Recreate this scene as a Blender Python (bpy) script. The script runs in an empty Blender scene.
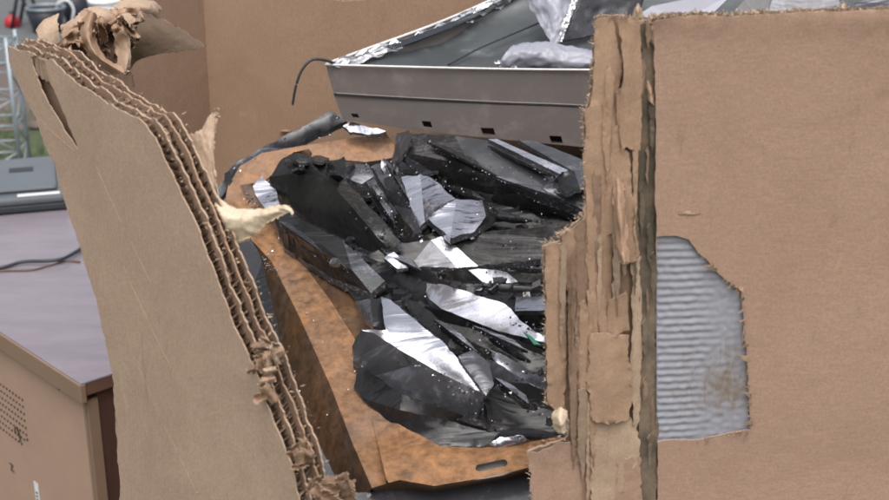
import bpy, math, random
from mathutils import Vector, noise
from mathutils.geometry import delaunay_2d_cdt
R = math.radians
SC = bpy.context.scene
COL = SC.collection
random.seed(7)

# ------------------------------------------------------------------ camera
CAM = Vector((0, 0, 1.6)); PITCH = R(20); FP = 1291.0
FWD = Vector((0, math.cos(PITCH), -math.sin(PITCH)))
UPV = Vector((0, math.sin(PITCH), math.cos(PITCH)))
RT = Vector((1, 0, 0))
def ray(u, v): return RT*((u-444.5)/FP) + UPV*((250-v)/FP) + FWD
def hit(u, v, p0, n):
    d = ray(u, v); return CAM + d*((p0-CAM).dot(n)/d.dot(n))
def aty(u, v, y): return hit(u, v, Vector((0, y, 0)), Vector((0, 1, 0)))
def atz(u, v, z): return hit(u, v, Vector((0, 0, z)), Vector((0, 0, 1)))
cd = bpy.data.cameras.new('camera'); cam = bpy.data.objects.new('camera', cd); COL.objects.link(cam)
cam.location = CAM; cam.rotation_euler = (math.pi/2-PITCH, 0, 0)
cd.sensor_width = 36; cd.lens = 36*FP/889; cd.clip_end = 500; cd.clip_start = .02
cd.dof.use_dof = True; cd.dof.focus_distance = 1.62; cd.dof.aperture_fstop = 9
SC.camera = cam

# contents plane: surface of the heap, rising towards the back
SL = R(18); PN = Vector((0, -math.sin(SL), math.cos(SL))); PP = Vector((0, 1.27, .864))
def pi(u, v, h=0.0): return hit(u, v, PP+PN*h, PN)

# ------------------------------------------------------------------ materials
def nodes(name):
    m = bpy.data.materials.new(name); m.use_nodes = True
    nt = m.node_tree; b = nt.nodes['Principled BSDF']
    return m, nt, b
def N(nt, t, **k):
    n = nt.nodes.new(t)
    for a, v in k.items():
        if a.startswith('i_'): n.inputs[a[2:].replace('_', ' ')].default_value = v
        else: setattr(n, a, v)
    return n
def noise_tex(nt, scale, detail=6, rough=.6, sc=None, coord=None, dist=0):
    t = N(nt, 'ShaderNodeTexNoise'); t.inputs['Scale'].default_value = scale
    t.inputs['Detail'].default_value = detail; t.inputs['Roughness'].default_value = rough
    t.inputs['Distortion'].default_value = dist
    mp = N(nt, 'ShaderNodeMapping'); tc = N(nt, 'ShaderNodeTexCoord')
    nt.links.new(tc.outputs['Object'], mp.inputs[0]); nt.links.new(mp.outputs[0], t.inputs['Vector'])
    if sc: mp.inputs['Scale'].default_value = sc
    return t
def ramp(nt, src, stops):
    r = N(nt, 'ShaderNodeValToRGB'); e = r.color_ramp.elements
    while len(e) < len(stops): e.new(.5)
    for i, (p, c) in enumerate(stops):
        e[i].position = p; e[i].color = (*c, 1) if not isinstance(c, (int, float)) else (c, c, c, 1)
    nt.links.new(src, r.inputs[0]); return r
def mix(nt, fac, a, b, mode='MIX'):
    m = N(nt, 'ShaderNodeMix', data_type='RGBA', blend_type=mode)
    for s, x in ((m.inputs[0], fac), (m.inputs[6], a), (m.inputs[7], b)):
        if isinstance(x, bpy.types.NodeSocket): nt.links.new(x, s)
        elif isinstance(x, (int, float)): s.default_value = x
        else: s.default_value = (*x, 1)
    return m.outputs[2]
def bump(nt, b, h, strength, dist=.002):
    n = N(nt, 'ShaderNodeBump'); n.inputs['Strength'].default_value = strength; n.inputs['Distance'].default_value = dist
    nt.links.new(h, n.inputs['Height'])
    prev = b.inputs['Normal'].links
    if prev: nt.links.new(prev[0].from_socket, n.inputs['Normal'])
    nt.links.new(n.outputs[0], b.inputs['Normal'])

def cardboard(name, c1, c2, fibre=(3, 3, 40), stain=None, amt=.5):
    m, nt, b = nodes(name)
    big = noise_tex(nt, 7, 6, .65, dist=.6); fin = noise_tex(nt, 60, 6, .7, fibre)
    col = mix(nt, ramp(nt, big.outputs[0], [(.3, 0.), (.7, 1.)]).outputs[0], c1, c2)
    f = ramp(nt, fin.outputs[0], [(.3, .90), (.7, 1.06)]).outputs[0]
    col = mix(nt, 1.0, col, f, 'MULTIPLY')
    sp = noise_tex(nt, 420, 3, .7)
    col = mix(nt, 1.0, col, ramp(nt, sp.outputs[0], [(.3, .84), (.65, 1.08)]).outputs[0], 'MULTIPLY')
    sc = noise_tex(nt, 26, 4, .65, (1, 1, .35), dist=1.5)
    col = mix(nt, ramp(nt, sc.outputs[0], [(.63, 0.), (.74, amt)]).outputs[0], col, tuple(x*.62 for x in c1))
    sc2 = noise_tex(nt, 18, 5, .7, (1.3, 1, .5), dist=.8)
    col = mix(nt, ramp(nt, sc2.outputs[0], [(.62, 0.), (.78, .45)]).outputs[0], col, tuple(min(1, x*1.35) for x in c2))
    if stain: col = mix(nt, ramp(nt, noise_tex(nt, 22, 6, .7).outputs[0], [(.35, 0.), (.6, 1.)]).outputs[0], col, stain)
    nt.links.new(col, b.inputs['Base Color']); b.inputs['Roughness'].default_value = .85
    b.inputs['Specular IOR Level'].default_value = .25
    bump(nt, b, big.outputs[0], .16, .012); bump(nt, b, fin.outputs[0], .16, .001); bump(nt, b, sp.outputs[0], .25, .0006)
    return m
M = {}
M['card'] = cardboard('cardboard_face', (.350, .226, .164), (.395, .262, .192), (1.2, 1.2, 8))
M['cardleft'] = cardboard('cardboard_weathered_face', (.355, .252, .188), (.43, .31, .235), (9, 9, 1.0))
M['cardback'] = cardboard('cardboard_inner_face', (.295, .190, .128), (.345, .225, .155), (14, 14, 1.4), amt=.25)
M['ply'] = cardboard('torn_ply', (.30, .19, .125), (.45, .30, .205), (24, 24, 1.5))
M['plydark'] = cardboard('torn_ply_dark', (.20, .13, .09), (.30, .20, .14), (24, 24, 1.5))
M['groove'] = cardboard('dirty_groove', (.19, .145, .105), (.28, .205, .145), (20, 20, 1.5), stain=(.095, .08, .06))
M['under'] = cardboard('shade_darkened_liner', (.15, .108, .08), (.19, .138, .10), (14, 14, 1.5))  # liner brown darkened to paint in the shade on the curl's underside
M['fray'] = cardboard('frayed_edge', (.36, .255, .18), (.50, .37, .27), (20, 20, 20))
M['pale'] = cardboard('pale_torn_paper', (.58, .46, .33), (.70, .58, .44), (20, 20, 20), amt=.2)
M['flute'] = cardboard('fluted_paper', (.24, .17, .12), (.38, .28, .20), (20, 20, 3))

# exposed grey corrugation with mud
m, nt, b = nodes('grey_fluting')
g = noise_tex(nt, 30, 6, .7); tcx = N(nt, 'ShaderNodeTexCoord')
mud = noise_tex(nt, 30, 8, .8, (1.5, 1, .6), dist=1.6)
vd = N(nt, 'ShaderNodeVectorMath', operation='DISTANCE'); nt.links.new(tcx.outputs['Object'], vd.inputs[0])
MUDN = vd
mr = N(nt, 'ShaderNodeMapRange'); nt.links.new(vd.outputs['Value'], mr.inputs[0])
mr.inputs[1].default_value = .0; mr.inputs[2].default_value = .075; mr.inputs[3].default_value = .16; mr.inputs[4].default_value = -.16
ad = N(nt, 'ShaderNodeMath', operation='ADD'); nt.links.new(mud.outputs[0], ad.inputs[0]); nt.links.new(mr.outputs[0], ad.inputs[1])
c = mix(nt, g.outputs[0], (.25, .25, .285), (.32, .32, .36))
c = mix(nt, ramp(nt, ad.outputs[0], [(.44, 0.), (.56, .35), (.66, .9)]).outputs[0], c, (.20, .155, .115))
nt.links.new(c, b.inputs['Base Color']); b.inputs['Roughness'].default_value = .7; bump(nt, b, g.outputs[0], .3, .001)
M['greyflute'] = m

def glassy(name, base, rough, metal=0., spec=.5, dust=.0, dustcol=(.3, .3, .32), scale=90, bmp=.15, var=.5, scr=0., streak=False):
    m, nt, b = nodes(name)
    big = noise_tex(nt, 14, 5, .65); d = noise_tex(nt, scale, 6, .75)
    col = mix(nt, big.outputs[0], tuple(x*(1-var) for x in base), tuple(min(1, x*(1+var)) for x in base))
    if dust:
        dd = mix(nt, 1.0, ramp(nt, d.outputs[0], [(.50, 0.), (.66, 1.)]).outputs[0], ramp(nt, big.outputs[0], [(.38, 0.), (.62, dust)]).outputs[0], 'MULTIPLY')
        col = mix(nt, dd, col, dustcol)
        rr = mix(nt, dd, (rough,)*3, (.8,)*3)
        if metal:
            mm = mix(nt, dd, (metal,)*3, (0,)*3); nt.links.new(mm, b.inputs['Metallic'])
    else:
        rr = mix(nt, ramp(nt, d.outputs[0], [(.4, 0.), (.7, 1.)]).outputs[0], (rough,)*3, (min(1, rough*1.9),)*3)
        b.inputs['Metallic'].default_value = metal
    if scr:
        s = noise_tex(nt, 30, 4, .7, (1, 9, 1), dist=.6)
        col = mix(nt, ramp(nt, s.outputs[0], [(.56, 0.), (.62, scr)]).outputs[0], col, tuple(x*.12 for x in base))
    nt.links.new(col, b.inputs['Base Color']); nt.links.new(rr, b.inputs['Roughness'])
    b.inputs['Specular IOR Level'].default_value = spec
    w = noise_tex(nt, 11, 3, .5, dist=.5); mpn = w.inputs['Vector'].links[0].from_node
    mpn.inputs['Rotation'].default_value = (0, 0, R(38)); mpn.inputs['Scale'].default_value = (.5, 4.0, 1.5) if streak else (2, 2, 2)
    bump(nt, b, w.outputs[0], bmp, .012 if streak else .006)
    if dust: bump(nt, b, d.outputs[0], .3, .001)
    return m
M['black'] = glassy('black_glass', (.020, .020, .022), .06, 0, .35, .12, (.16, .16, .17), bmp=.5, streak=True)
M['soot'] = glassy('dull_black_glass', (.024, .0235, .0245), .13, 0, .28, .15, (.07, .07, .07), bmp=.45, streak=True)
M['dusty'] = glassy('dusty_dark_glass', (.018, .017, .017), .18, 0, .35, .55, (.12, .115, .11), 120, .3, streak=True)
M['slate'] = glassy('grey_coated_glass', (.10, .102, .115), .14, .45, .5, .4, (.30, .30, .33), 60, .45, streak=True)
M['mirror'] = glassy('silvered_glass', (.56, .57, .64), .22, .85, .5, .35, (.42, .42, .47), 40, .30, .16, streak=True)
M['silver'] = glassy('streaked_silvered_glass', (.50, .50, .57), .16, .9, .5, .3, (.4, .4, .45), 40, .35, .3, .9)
M['edge'] = glassy('broken_glass_edge', (.09, .095, .105), .10, .3, .7, .6, (.55, .55, .6), 160, .5)
M['crumb'] = glassy('glass_crumb', (.58, .58, .66), .12, .6, .6, 0, scale=60, var=.5)
M['darkcrumb'] = glassy('dark_glass_crumb', (.03, .03, .033), .10, .1, .6, 0, scale=60, var=.6)
M['funnel'] = glassy('grey_green_funnel_glass', (.085, .094, .098), .30, .15, .5, .6, (.20, .215, .225), 16, .10, .35)
M['band'] = glassy('dull_grey_steel', (.165, .142, .134), .42, .25, .4, .4, (.26, .22, .20), 30, .05, .14)
M['bandedge'] = glassy('bright_steel_lip', (.85, .80, .74), .4, .2, .4)
M['foil'] = glassy('crumpled_foil', (.78, .78, .86), .24, .8, .5, .4, (.6, .6, .68), 90, .8, .3)
M['greyplastic'] = glassy('pale_grey_plastic', (.30, .305, .36), .30, 0, .5, .3, (.4, .4, .45), 40, .1, .2)
M['wire'] = glassy('dark_wire', (.035, .04, .045), .5)
M['steelrail'] = glassy('blue_grey_rail', (.17, .185, .205), .25, .5, .5, .5, (.2, .2, .2), 50, .2, .4)
M['darkpanel'] = glassy('charcoal_coated_glass', (.04, .04, .046), .20, .0, .5, .5, (.13, .13, .145), 24, .15, .35)
M['greenchip'] = glassy('green_board', (.03, .20, .12), .4)

def rusty(name, shade=1.0, orange=.5):
    m, nt, b = nodes(name)
    n1 = noise_tex(nt, 9, 8, .72, dist=.5); n2 = noise_tex(nt, 70, 7, .75); n3 = noise_tex(nt, 5, 4, .6, dist=1.)
    k = shade
    c = ramp(nt, n1.outputs[0], [(.30, (.18*k, .105*k, .066*k)), (.42, (.27*k, .14*k, .065*k)), (.54, (.34*k, .170*k, .074*k)), (.64, (.35*k, .195*k, .10*k)), (.76, (.25*k, .17*k, .12*k))]).outputs[0]
    c = mix(nt, ramp(nt, n3.outputs[0], [(.45, 0.), (.65, .55)]).outputs[0], c, (.20*k, .145*k, .115*k))
    c = mix(nt, 1., c, ramp(nt, n2.outputs[0], [(.32, .45), (.66, 1.35)]).outputs[0], 'MULTIPLY')
    nt.links.new(c, b.inputs['Base Color'])
    nt.links.new(ramp(nt, n2.outputs[0], [(.3, .38), (.7, .75)]).outputs[0], b.inputs['Roughness'])
    b.inputs['Metallic'].default_value = .12
    bump(nt, b, n2.outputs[0], .35, .0015); bump(nt, b, n1.outputs[0], .3, .005)
    return m
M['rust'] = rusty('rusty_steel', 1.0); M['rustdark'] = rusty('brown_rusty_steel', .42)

def plain(name, c, rough=.6, metal=0, var=.25, scale=20, sc=None, bmp=.2):
    m, nt, b = nodes(name); n1 = noise_tex(nt, scale, 6, .65, sc)
    nt.links.new(mix(nt, n1.outputs[0], tuple(x*(1-var) for x in c), tuple(min(1, x*(1+var)) for x in c)), b.inputs['Base Color'])
    b.inputs['Roughness'].default_value = rough; b.inputs['Metallic'].default_value = metal
    bump(nt, b, n1.outputs[0], bmp, .002); return m
M['deskfront'] = plain('tan_hardboard', (.40, .265, .20), .7, 0, .16, 9)
M['desktop'] = plain('sky_tinted_veneer_top', (.235, .205, .235), .24, 0, .28, 7, (1, 3, 1))  # lavender of the reflected sky is mixed into the veneer colour
M['desktrim'] = plain('tan_wood_trim', (.25, .165, .115), .5, 0, .15, 9)
M['deskside'] = plain('dark_walnut_side', (.085, .042, .032), .5, 0, .4, 12, (6, 6, .6))
M['deskedge'] = plain('brown_top_edge', (.14, .075, .052), .5, 0, .2, 12)
M['hole'] = plain('hole_black', (.012, .01, .01), .9)
M['paper'] = plain('white_label', (.7, .72, .76), .6, 0, .05)
M['printer'] = plain('grey_plastic_case', (.115, .13, .145), .35, 0, .15, 12)
M['printerdark'] = plain('dark_grey_slot', (.03, .035, .04), .5)
M['galv'] = plain('galvanised_wire', (.33, .38, .42), .45, .4, .3)
M['red'] = plain('red_plastic', (.45, .02, .03), .3)
M['blk'] = plain('black_plastic', (.022, .026, .036), .4)
M['white'] = plain('white_plastic', (.75, .76, .78), .4, 0, .05)
M['wood'] = plain('pallet_wood', (.30, .21, .13), .8, 0, .3, 8, (1, 8, 8))
M['grass'] = plain('grass_blade', (.085, .13, .045), .6, 0, .5, 3)
m, nt, b = nodes('ground_soil')
n1 = noise_tex(nt, 1.3, 8, .7); n2 = noise_tex(nt, 25, 8, .75)
c = ramp(nt, n1.outputs[0], [(.40, (.075, .105, .042)), (.52, (.095, .115, .055)), (.60, (.13, .105, .085))]).outputs[0]
c = mix(nt, 1., c, ramp(nt, n2.outputs[0], [(.3, .55), (.7, 1.35)]).outputs[0], 'MULTIPLY')
nt.links.new(c, b.inputs['Base Color']); b.inputs['Roughness'].default_value = .95; bump(nt, b, n2.outputs[0], .8, .03)
M['ground'] = m
M['dirt'] = plain('bare_dirt', (.125, .098, .085), .95, 0, .45, 14, None, .8)
M['asphalt'] = plain('asphalt', (.115, .122, .125), .9, 0, .3, 30)

# ------------------------------------------------------------------ mesh helpers
def raw(name, vs, fs, mats, parent=None, fm=None, smooth=False, origin=None):
    off = parent.matrix_world_loc if False else (Vector(parent['_o']) if parent else Vector(origin or (0, 0, 0)))
    me = bpy.data.meshes.new(name); me.from_pydata([Vector(v)-off for v in vs], [], fs)
    mats = mats if isinstance(mats, (list, tuple)) else [mats]
    for mm in mats: me.materials.append(M[mm])
    if fm:
        for p, i in zip(me.polygons, fm): p.material_index = i
    if smooth:
        for i, p in enumerate(me.polygons): p.use_smooth = smooth is True or smooth(i)
    me.validate(); me.update()
    o = bpy.data.objects.new(name, me); COL.objects.link(o)
    if parent:
        o.parent = parent
        if parent.type == 'MESH': pass
        o['_o'] = tuple(off)
    else:
        o.location = off; o['_o'] = tuple(off)
    return o
def thing(name, label, cat, loc, group=None):
    o = bpy.data.objects.new(name, None); COL.objects.link(o); o.location = loc; o.empty_display_size = .05
    o['_o'] = tuple(loc); o['label'] = label; o['category'] = cat
    if group: o['group'] = group
    return o
def tag(o, label, cat, group=None):
    o['label'] = label; o['category'] = cat
    if group: o['group'] = group
    return o
def n1d(x, s): return noise.noise(Vector((x, s*7.31, s*1.7)))
def subdiv_rough(poly, seg, amp, seed, skip=()):
    """subdivide polygon edges to seg length and push them in and out; skip = edge indices left straight"""
    out = []; n = len(poly); L = 0
    for i in range(n):
        a = Vector(poly[i]); c = Vector(poly[(i+1) % n]); d = c-a; l = d.length
        if l < 1e-6: continue
        k = max(1, int(l/seg)); t = Vector((d.y, -d.x))/l
        for j in range(k):
            p = a+d*(j/k)
            if i not in skip and not (j == 0 and (i-1) % n in skip):
                q = (L+l*j/k)/seg
                p = p+t*amp*(n1d(q*.15, seed)*1.6+n1d(q*.5, seed+3)*1.1+n1d(q*1.7, seed+5)*.7)
            out.append(p)
        L += l
    return out
def cdt(poly, step, holes=()):
    xs = [p[0] for p in poly]; ys = [p[1] for p in poly]
    pts = [Vector((p[0], p[1])) for p in poly]; faces = [list(range(len(poly)))]
    hf = []
    for h in holes:
        s = len(pts); pts += [Vector((p[0], p[1])) for p in h]; hf.append(list(range(s, len(pts))))
    faces += hf
    edges = []
    x = min(xs)+step*.5; r = 0
    def inside(px, py, pl):
        c = False; j = len(pl)-1
        for i in range(len(pl)):
            if (pl[i][1] > py) != (pl[j][1] > py) and px < (pl[j][0]-pl[i][0])*(py-pl[i][1])/(pl[j][1]-pl[i][1])+pl[i][0]: c = not c
            j = i
        return c
    nb = len(pts)
    while x < max(xs):
        y = min(ys)+step*(.25 if r % 2 else .75)
        while y < max(ys):
            if inside(x, y, poly): pts.append(Vector((x+random.uniform(-.1, .1)*step, y+random.uniform(-.1, .1)*step)))
            y += step
        x += step*.87; r += 1
    vo, eo, fo, *_ = delaunay_2d_cdt(pts, edges, faces, 1 if not holes else 0, 1e-7)
    V2 = [(v.x, v.y) for v in vo]; T = []
    for f in fo:
        cx = sum(V2[i][0] for i in f)/len(f); cy = sum(V2[i][1] for i in f)/len(f)
        if inside(cx, cy, poly) and not any(inside(cx, cy, h) for h in holes): T.append(tuple(f))
    return V2, T
def shell(V2, T, fmap, thick):
    """fmap(s,t,k) -> Vector; k=0 outer, 1 inner"""
    n = len(V2); vs = [fmap(x, y, 0) for x, y in V2]+[fmap(x, y, 1) for x, y in V2]
    ec = {}
    for f in T:
        for i in range(len(f)):
            e = (f[i], f[(i+1) % len(f)]); ec[e] = 1
    fs = [tuple(f) for f in T]+[tuple(n+i for i in reversed(f)) for f in T]; fm = [0]*len(T)+[1]*len(T)
    vb = {}
    for (a, c_) in ec:
        if (c_, a) not in ec:
            for q in (a, c_):
                if q not in vb: vb[q] = len(vs); vs.append(vs[q]); vs.append(vs[n+q])
            fs.append((vb[c_], vb[a], vb[a]+1, vb[c_]+1)); fm.append(2)
    return vs, fs, fm
class Plane:
    def __init__(s, p0, e1, e2=Vector((0, 0, 1))):
        s.p = Vector(p0); s.e1 = Vector(e1).normalized(); s.e2 = Vector(e2).normalized(); s.n = s.e1.cross(s.e2)
        if s.n.dot(CAM-s.p) < 0: s.n = -s.n
    def px(s, u, v, off=0):
        q = hit(u, v, s.p+s.n*off, s.n)-s.p; return (q.dot(s.e1), q.dot(s.e2))
    def at(s, a, b_, off=0): return s.p+s.e1*a+s.e2*b_+s.n*off
def sheet(name, plane, poly, parent, off=0, thick=.0012, seg=.004, amp=.0015, step=.02, mats=('card', 'card', 'fray'), seed=0, skip=(), wave=None, holes=(), px=True, extra=None):
    pl = [plane.px(u, v, off) for u, v in poly] if px else list(poly)
    if extra: pl += extra
    pl = subdiv_rough(pl, seg, amp, seed, skip)
    hl = [subdiv_rough([plane.px(u, v, off) for u, v in h], seg, amp, seed+9) for h in holes]
    V2, T = cdt(pl, step, hl)
    w = wave or (lambda s, t: .0)
    vs, fs, fm = shell(V2, T, lambda s, t, k: plane.at(s, t, off+w(s, t)-thick*k), thick)
    # orient check
    if T:
        a, b_, c_ = (vs[i] for i in T[0][:3])
        if (b_-a).cross(c_-a).dot(plane.n) < 0: fs = [tuple(reversed(f)) for f in fs]
    return raw(name, vs, fs, list(mats), parent, fm, smooth=lambda i: fm[i] < 2)
def edge_flute(name, plane, path, parent, off, amp, pitch, width, seed, mat='flute', px=True, axis=0, jit=.002, wf=None):
    wf = wf or (lambda s, t: 0)
    """corrugated strip just inside a torn edge: sine across the flutes"""
    P = [Vector(plane.px(u, v, off)) for u, v in path] if px else [Vector(p) for p in path]
    pts = []
    for a, c_ in zip(P, P[1:]):
        k = max(1, int((c_-a).length/(pitch/7)))
        for j in range(k):
            d = (c_-a).normalized(); pts.append((a+(c_-a)*(j/k), Vector((d.y, -d.x))))
    vs = []; fs = []; L = 0
    for i, (p, nn) in enumerate(pts):
        if i: L += (p-pts[i-1][0]).length
        e = n1d(i*.05, seed)*jit*2+n1d(i*.3, seed+2)*jit
        ph = math.sin(2*math.pi*(L/pitch+.6*n1d(L*8, seed)))*amp*(1+.5*n1d(i*.02, seed+8))
        for q in range(4):
            a = p+nn*(e+width*q/3); vs.append(plane.at(a.x, a.y, wf(a.x, a.y)+off+ph+n1d(i*.2+q*3, seed+4)*amp*.3))
    for i in range(len(pts)-1):
        for q in range(3): fs.append((i*4+q, i*4+q+1, i*4+q+5, i*4+q+4))
    return raw(name, vs, fs, mat, parent, smooth=True)
def cr(p, t):
    n = len(p)-1; i = min(int(t*n), n-1); f = t*n-i
    a, b_, c_, d = p[max(i-1, 0)], p[i], p[i+1], p[min(i+2, n)]
    return .5*((2*b_)+(c_-a)*f+(2*a-5*b_+4*c_-d)*f*f+(3*b_-a-3*c_+d)*f**3)
def patch(name, rows, parent, mat, thick=.001, nu=24, nv=24, rough=0, seed=0, lump=0, origin=None, rim=None, crease=0):
    """rows of 3D control points -> smooth sheet with thickness"""
    G = []
    for j in range(nv+1):
        line = [cr([Vector(x) for x in col], j/nv) for col in zip(*rows)]
        G.append([cr(line, i/nu) for i in range(nu+1)])
    vs = []
    for j in range(nv+1):
        for i in range(nu+1):
            p = G[j][i].copy()
            if rough:
                e = min(i, nu-i, j, nv-j)
                if e < 3:
                    inn = G[min(max(j, 4), nv-4)][min(max(i, 4), nu-4)]; dd = inn-p
                    if dd.length > 1e-6:
                        k_ = noise.noise(p*140+Vector((seed, 3, 1)))*.9+noise.noise(p*420+Vector((seed, 8, 1)))*.7+random.uniform(-.35, .35)
                        p = p+dd.normalized()*min(dd.length, k_*rough*.0065*(3-e)/3)
                p = p+Vector(noise.noise_vector(p*110+Vector((0, seed, 4))))*.0011*rough
            if lump: p += Vector(noise.noise_vector(p*30+Vector((seed, 0, 0))))*lump
            vs.append(p)
    W = nu+1; idx = lambda j, i: j*W+i
    nrm = []
    for j in range(nv+1):
        for i in range(nu+1):
            du = vs[idx(j, min(i+1, nu))]-vs[idx(j, max(i-1, 0))]; dv = vs[idx(min(j+1, nv), i)]-vs[idx(max(j-1, 0), i)]
            nn = du.cross(dv); nrm.append(nn.normalized() if nn.length > 1e-12 else Vector((0, -1, 0)))
    base = len(vs); flip = nrm[base//2].dot(CAM-vs[base//2]) < 0
    if flip: nrm = [-x for x in nrm]
    if crease:
        for i_, (v, n_) in enumerate(zip(list(vs), nrm)):
            q = v*48+Vector((seed*3.1, 0, 0)); a = 1-2*abs(noise.noise(q)); b2 = 1-2*abs(noise.noise(q*2.3+Vector((5, 1, 2))))
            vs[i_] = v+n_*crease*((a-.5)+.5*(b2-.5))
    vs += [v-n_*thick for v, n_ in zip(vs, nrm)]
    fs = []; fm = []
    for j in range(nv):
        for i in range(nu):
            q = (idx(j, i), idx(j, i+1), idx(j+1, i+1), idx(j+1, i))
            fs.append(tuple(reversed(q)) if flip else q); fm.append(0)
            q2 = tuple(base+k for k in q); fs.append(q2 if flip else tuple(reversed(q2))); fm.append(0)
    bd = [idx(0, i) for i in range(nu+1)]+[idx(j, nu) for j in range(1, nv+1)]+[idx(nv, i) for i in range(nu-1, -1, -1)]+[idx(j, 0) for j in range(nv-1, 0, -1)]
    for a, c_ in zip(bd, bd[1:]+bd[:1]): fs.append((a, c_, base+c_, base+a)); fm.append(1 if rim else 0)
    nF = len(fs)-len(bd)
    return raw(name, vs, fs, [mat, rim] if rim else mat, parent, fm, smooth=lambda i: i < nF, origin=origin)
def tube(name, pts, r, mat, parent=None, seg=8, sub=6, origin=None, taper=1):
    P = []; pts = [Vector(p) for p in pts]
    n = (len(pts)-1)*sub if len(pts) > 2 else 1
    for i in range(n+1): P.append(cr(pts, i/n))
    vs = []; fs = []
    for i, p in enumerate(P):
        t = (P[min(i+1, n)]-P[max(i-1, 0)]).normalized(); a = t.orthogonal().normalized() if abs(t.z) > .95 else t.cross(Vector((0, 0, 1))).normalized()
        b_ = t.cross(a); rr = r*(1+(taper-1)*i/n)
        for k in range(seg): vs.append(p+a*math.cos(2*math.pi*k/seg)*rr+b_*math.sin(2*math.pi*k/seg)*rr)
    for i in range(n):
        for k in range(seg): fs.append((i*seg+k, i*seg+(k+1) % seg, (i+1)*seg+(k+1) % seg, (i+1)*seg+k))
    fs.append(tuple(range(seg))); fs.append(tuple(reversed(range(n*seg, n*seg+seg))))
    return raw(name, vs, fs, mat, parent, smooth=True, origin=origin)
class MB:
    def __init__(s): s.v = []; s.f = []
    def box(s, c, e1, e2, e3):
        """corner c and three edge vectors"""
        b_ = len(s.v); c = Vector(c)
        for k in range(8): s.v.append(c+(e1 if k & 1 else e1*0)+(e2 if k & 2 else e2*0)+(e3 if k & 4 else e3*0))
        for f in ((0, 2, 3, 1), (4, 5, 7, 6), (0, 1, 5, 4), (2, 6, 7, 3), (0, 4, 6, 2), (1, 3, 7, 5)): s.f.append(tuple(b_+i for i in f))
    def tube(s, a, c_, r, seg=6):
        a = Vector(a); c_ = Vector(c_); t = (c_-a).normalized(); o = t.orthogonal().normalized(); q = t.cross(o); b_ = len(s.v)
        for p in (a, c_):
            for k in range(seg): s.v.append(p+o*math.cos(2*math.pi*k/seg)*r+q*math.sin(2*math.pi*k/seg)*r)
        for k in range(seg): s.f.append((b_+k, b_+(k+1) % seg, b_+seg+(k+1) % seg, b_+seg+k))
        s.f.append(tuple(range(b_+seg-1, b_-1, -1))); s.f.append(tuple(range(b_+seg, b_+2*seg)))
    def build(s, name, mat, parent=None, smooth=False, origin=None, bevel=0):
        o = raw(name, s.v, s.f, mat, parent, smooth=smooth, origin=origin)
        if bevel:
            md = o.modifiers.new('bevel', 'BEVEL'); md.width = bevel; md.segments = 2
        return o
def lathe(name, prof, c, mat, parent=None, seg=24, origin=None, rot=None):
    vs = []; fs = []; c = Vector(c)
    for r, z in prof:
        for k in range(seg):
            a = 2*math.pi*k/seg; p = Vector((r*math.cos(a), r*math.sin(a), z))
            if rot: p.rotate(rot)
            vs.append(c+p)
    for i in range(len(prof)-1):
        for k in range(seg): fs.append((i*seg+k, i*seg+(k+1) % seg, (i+1)*seg+(k+1) % seg, (i+1)*seg+k))
    return raw(name, vs, fs, mat, parent, smooth=True, origin=origin)

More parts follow.
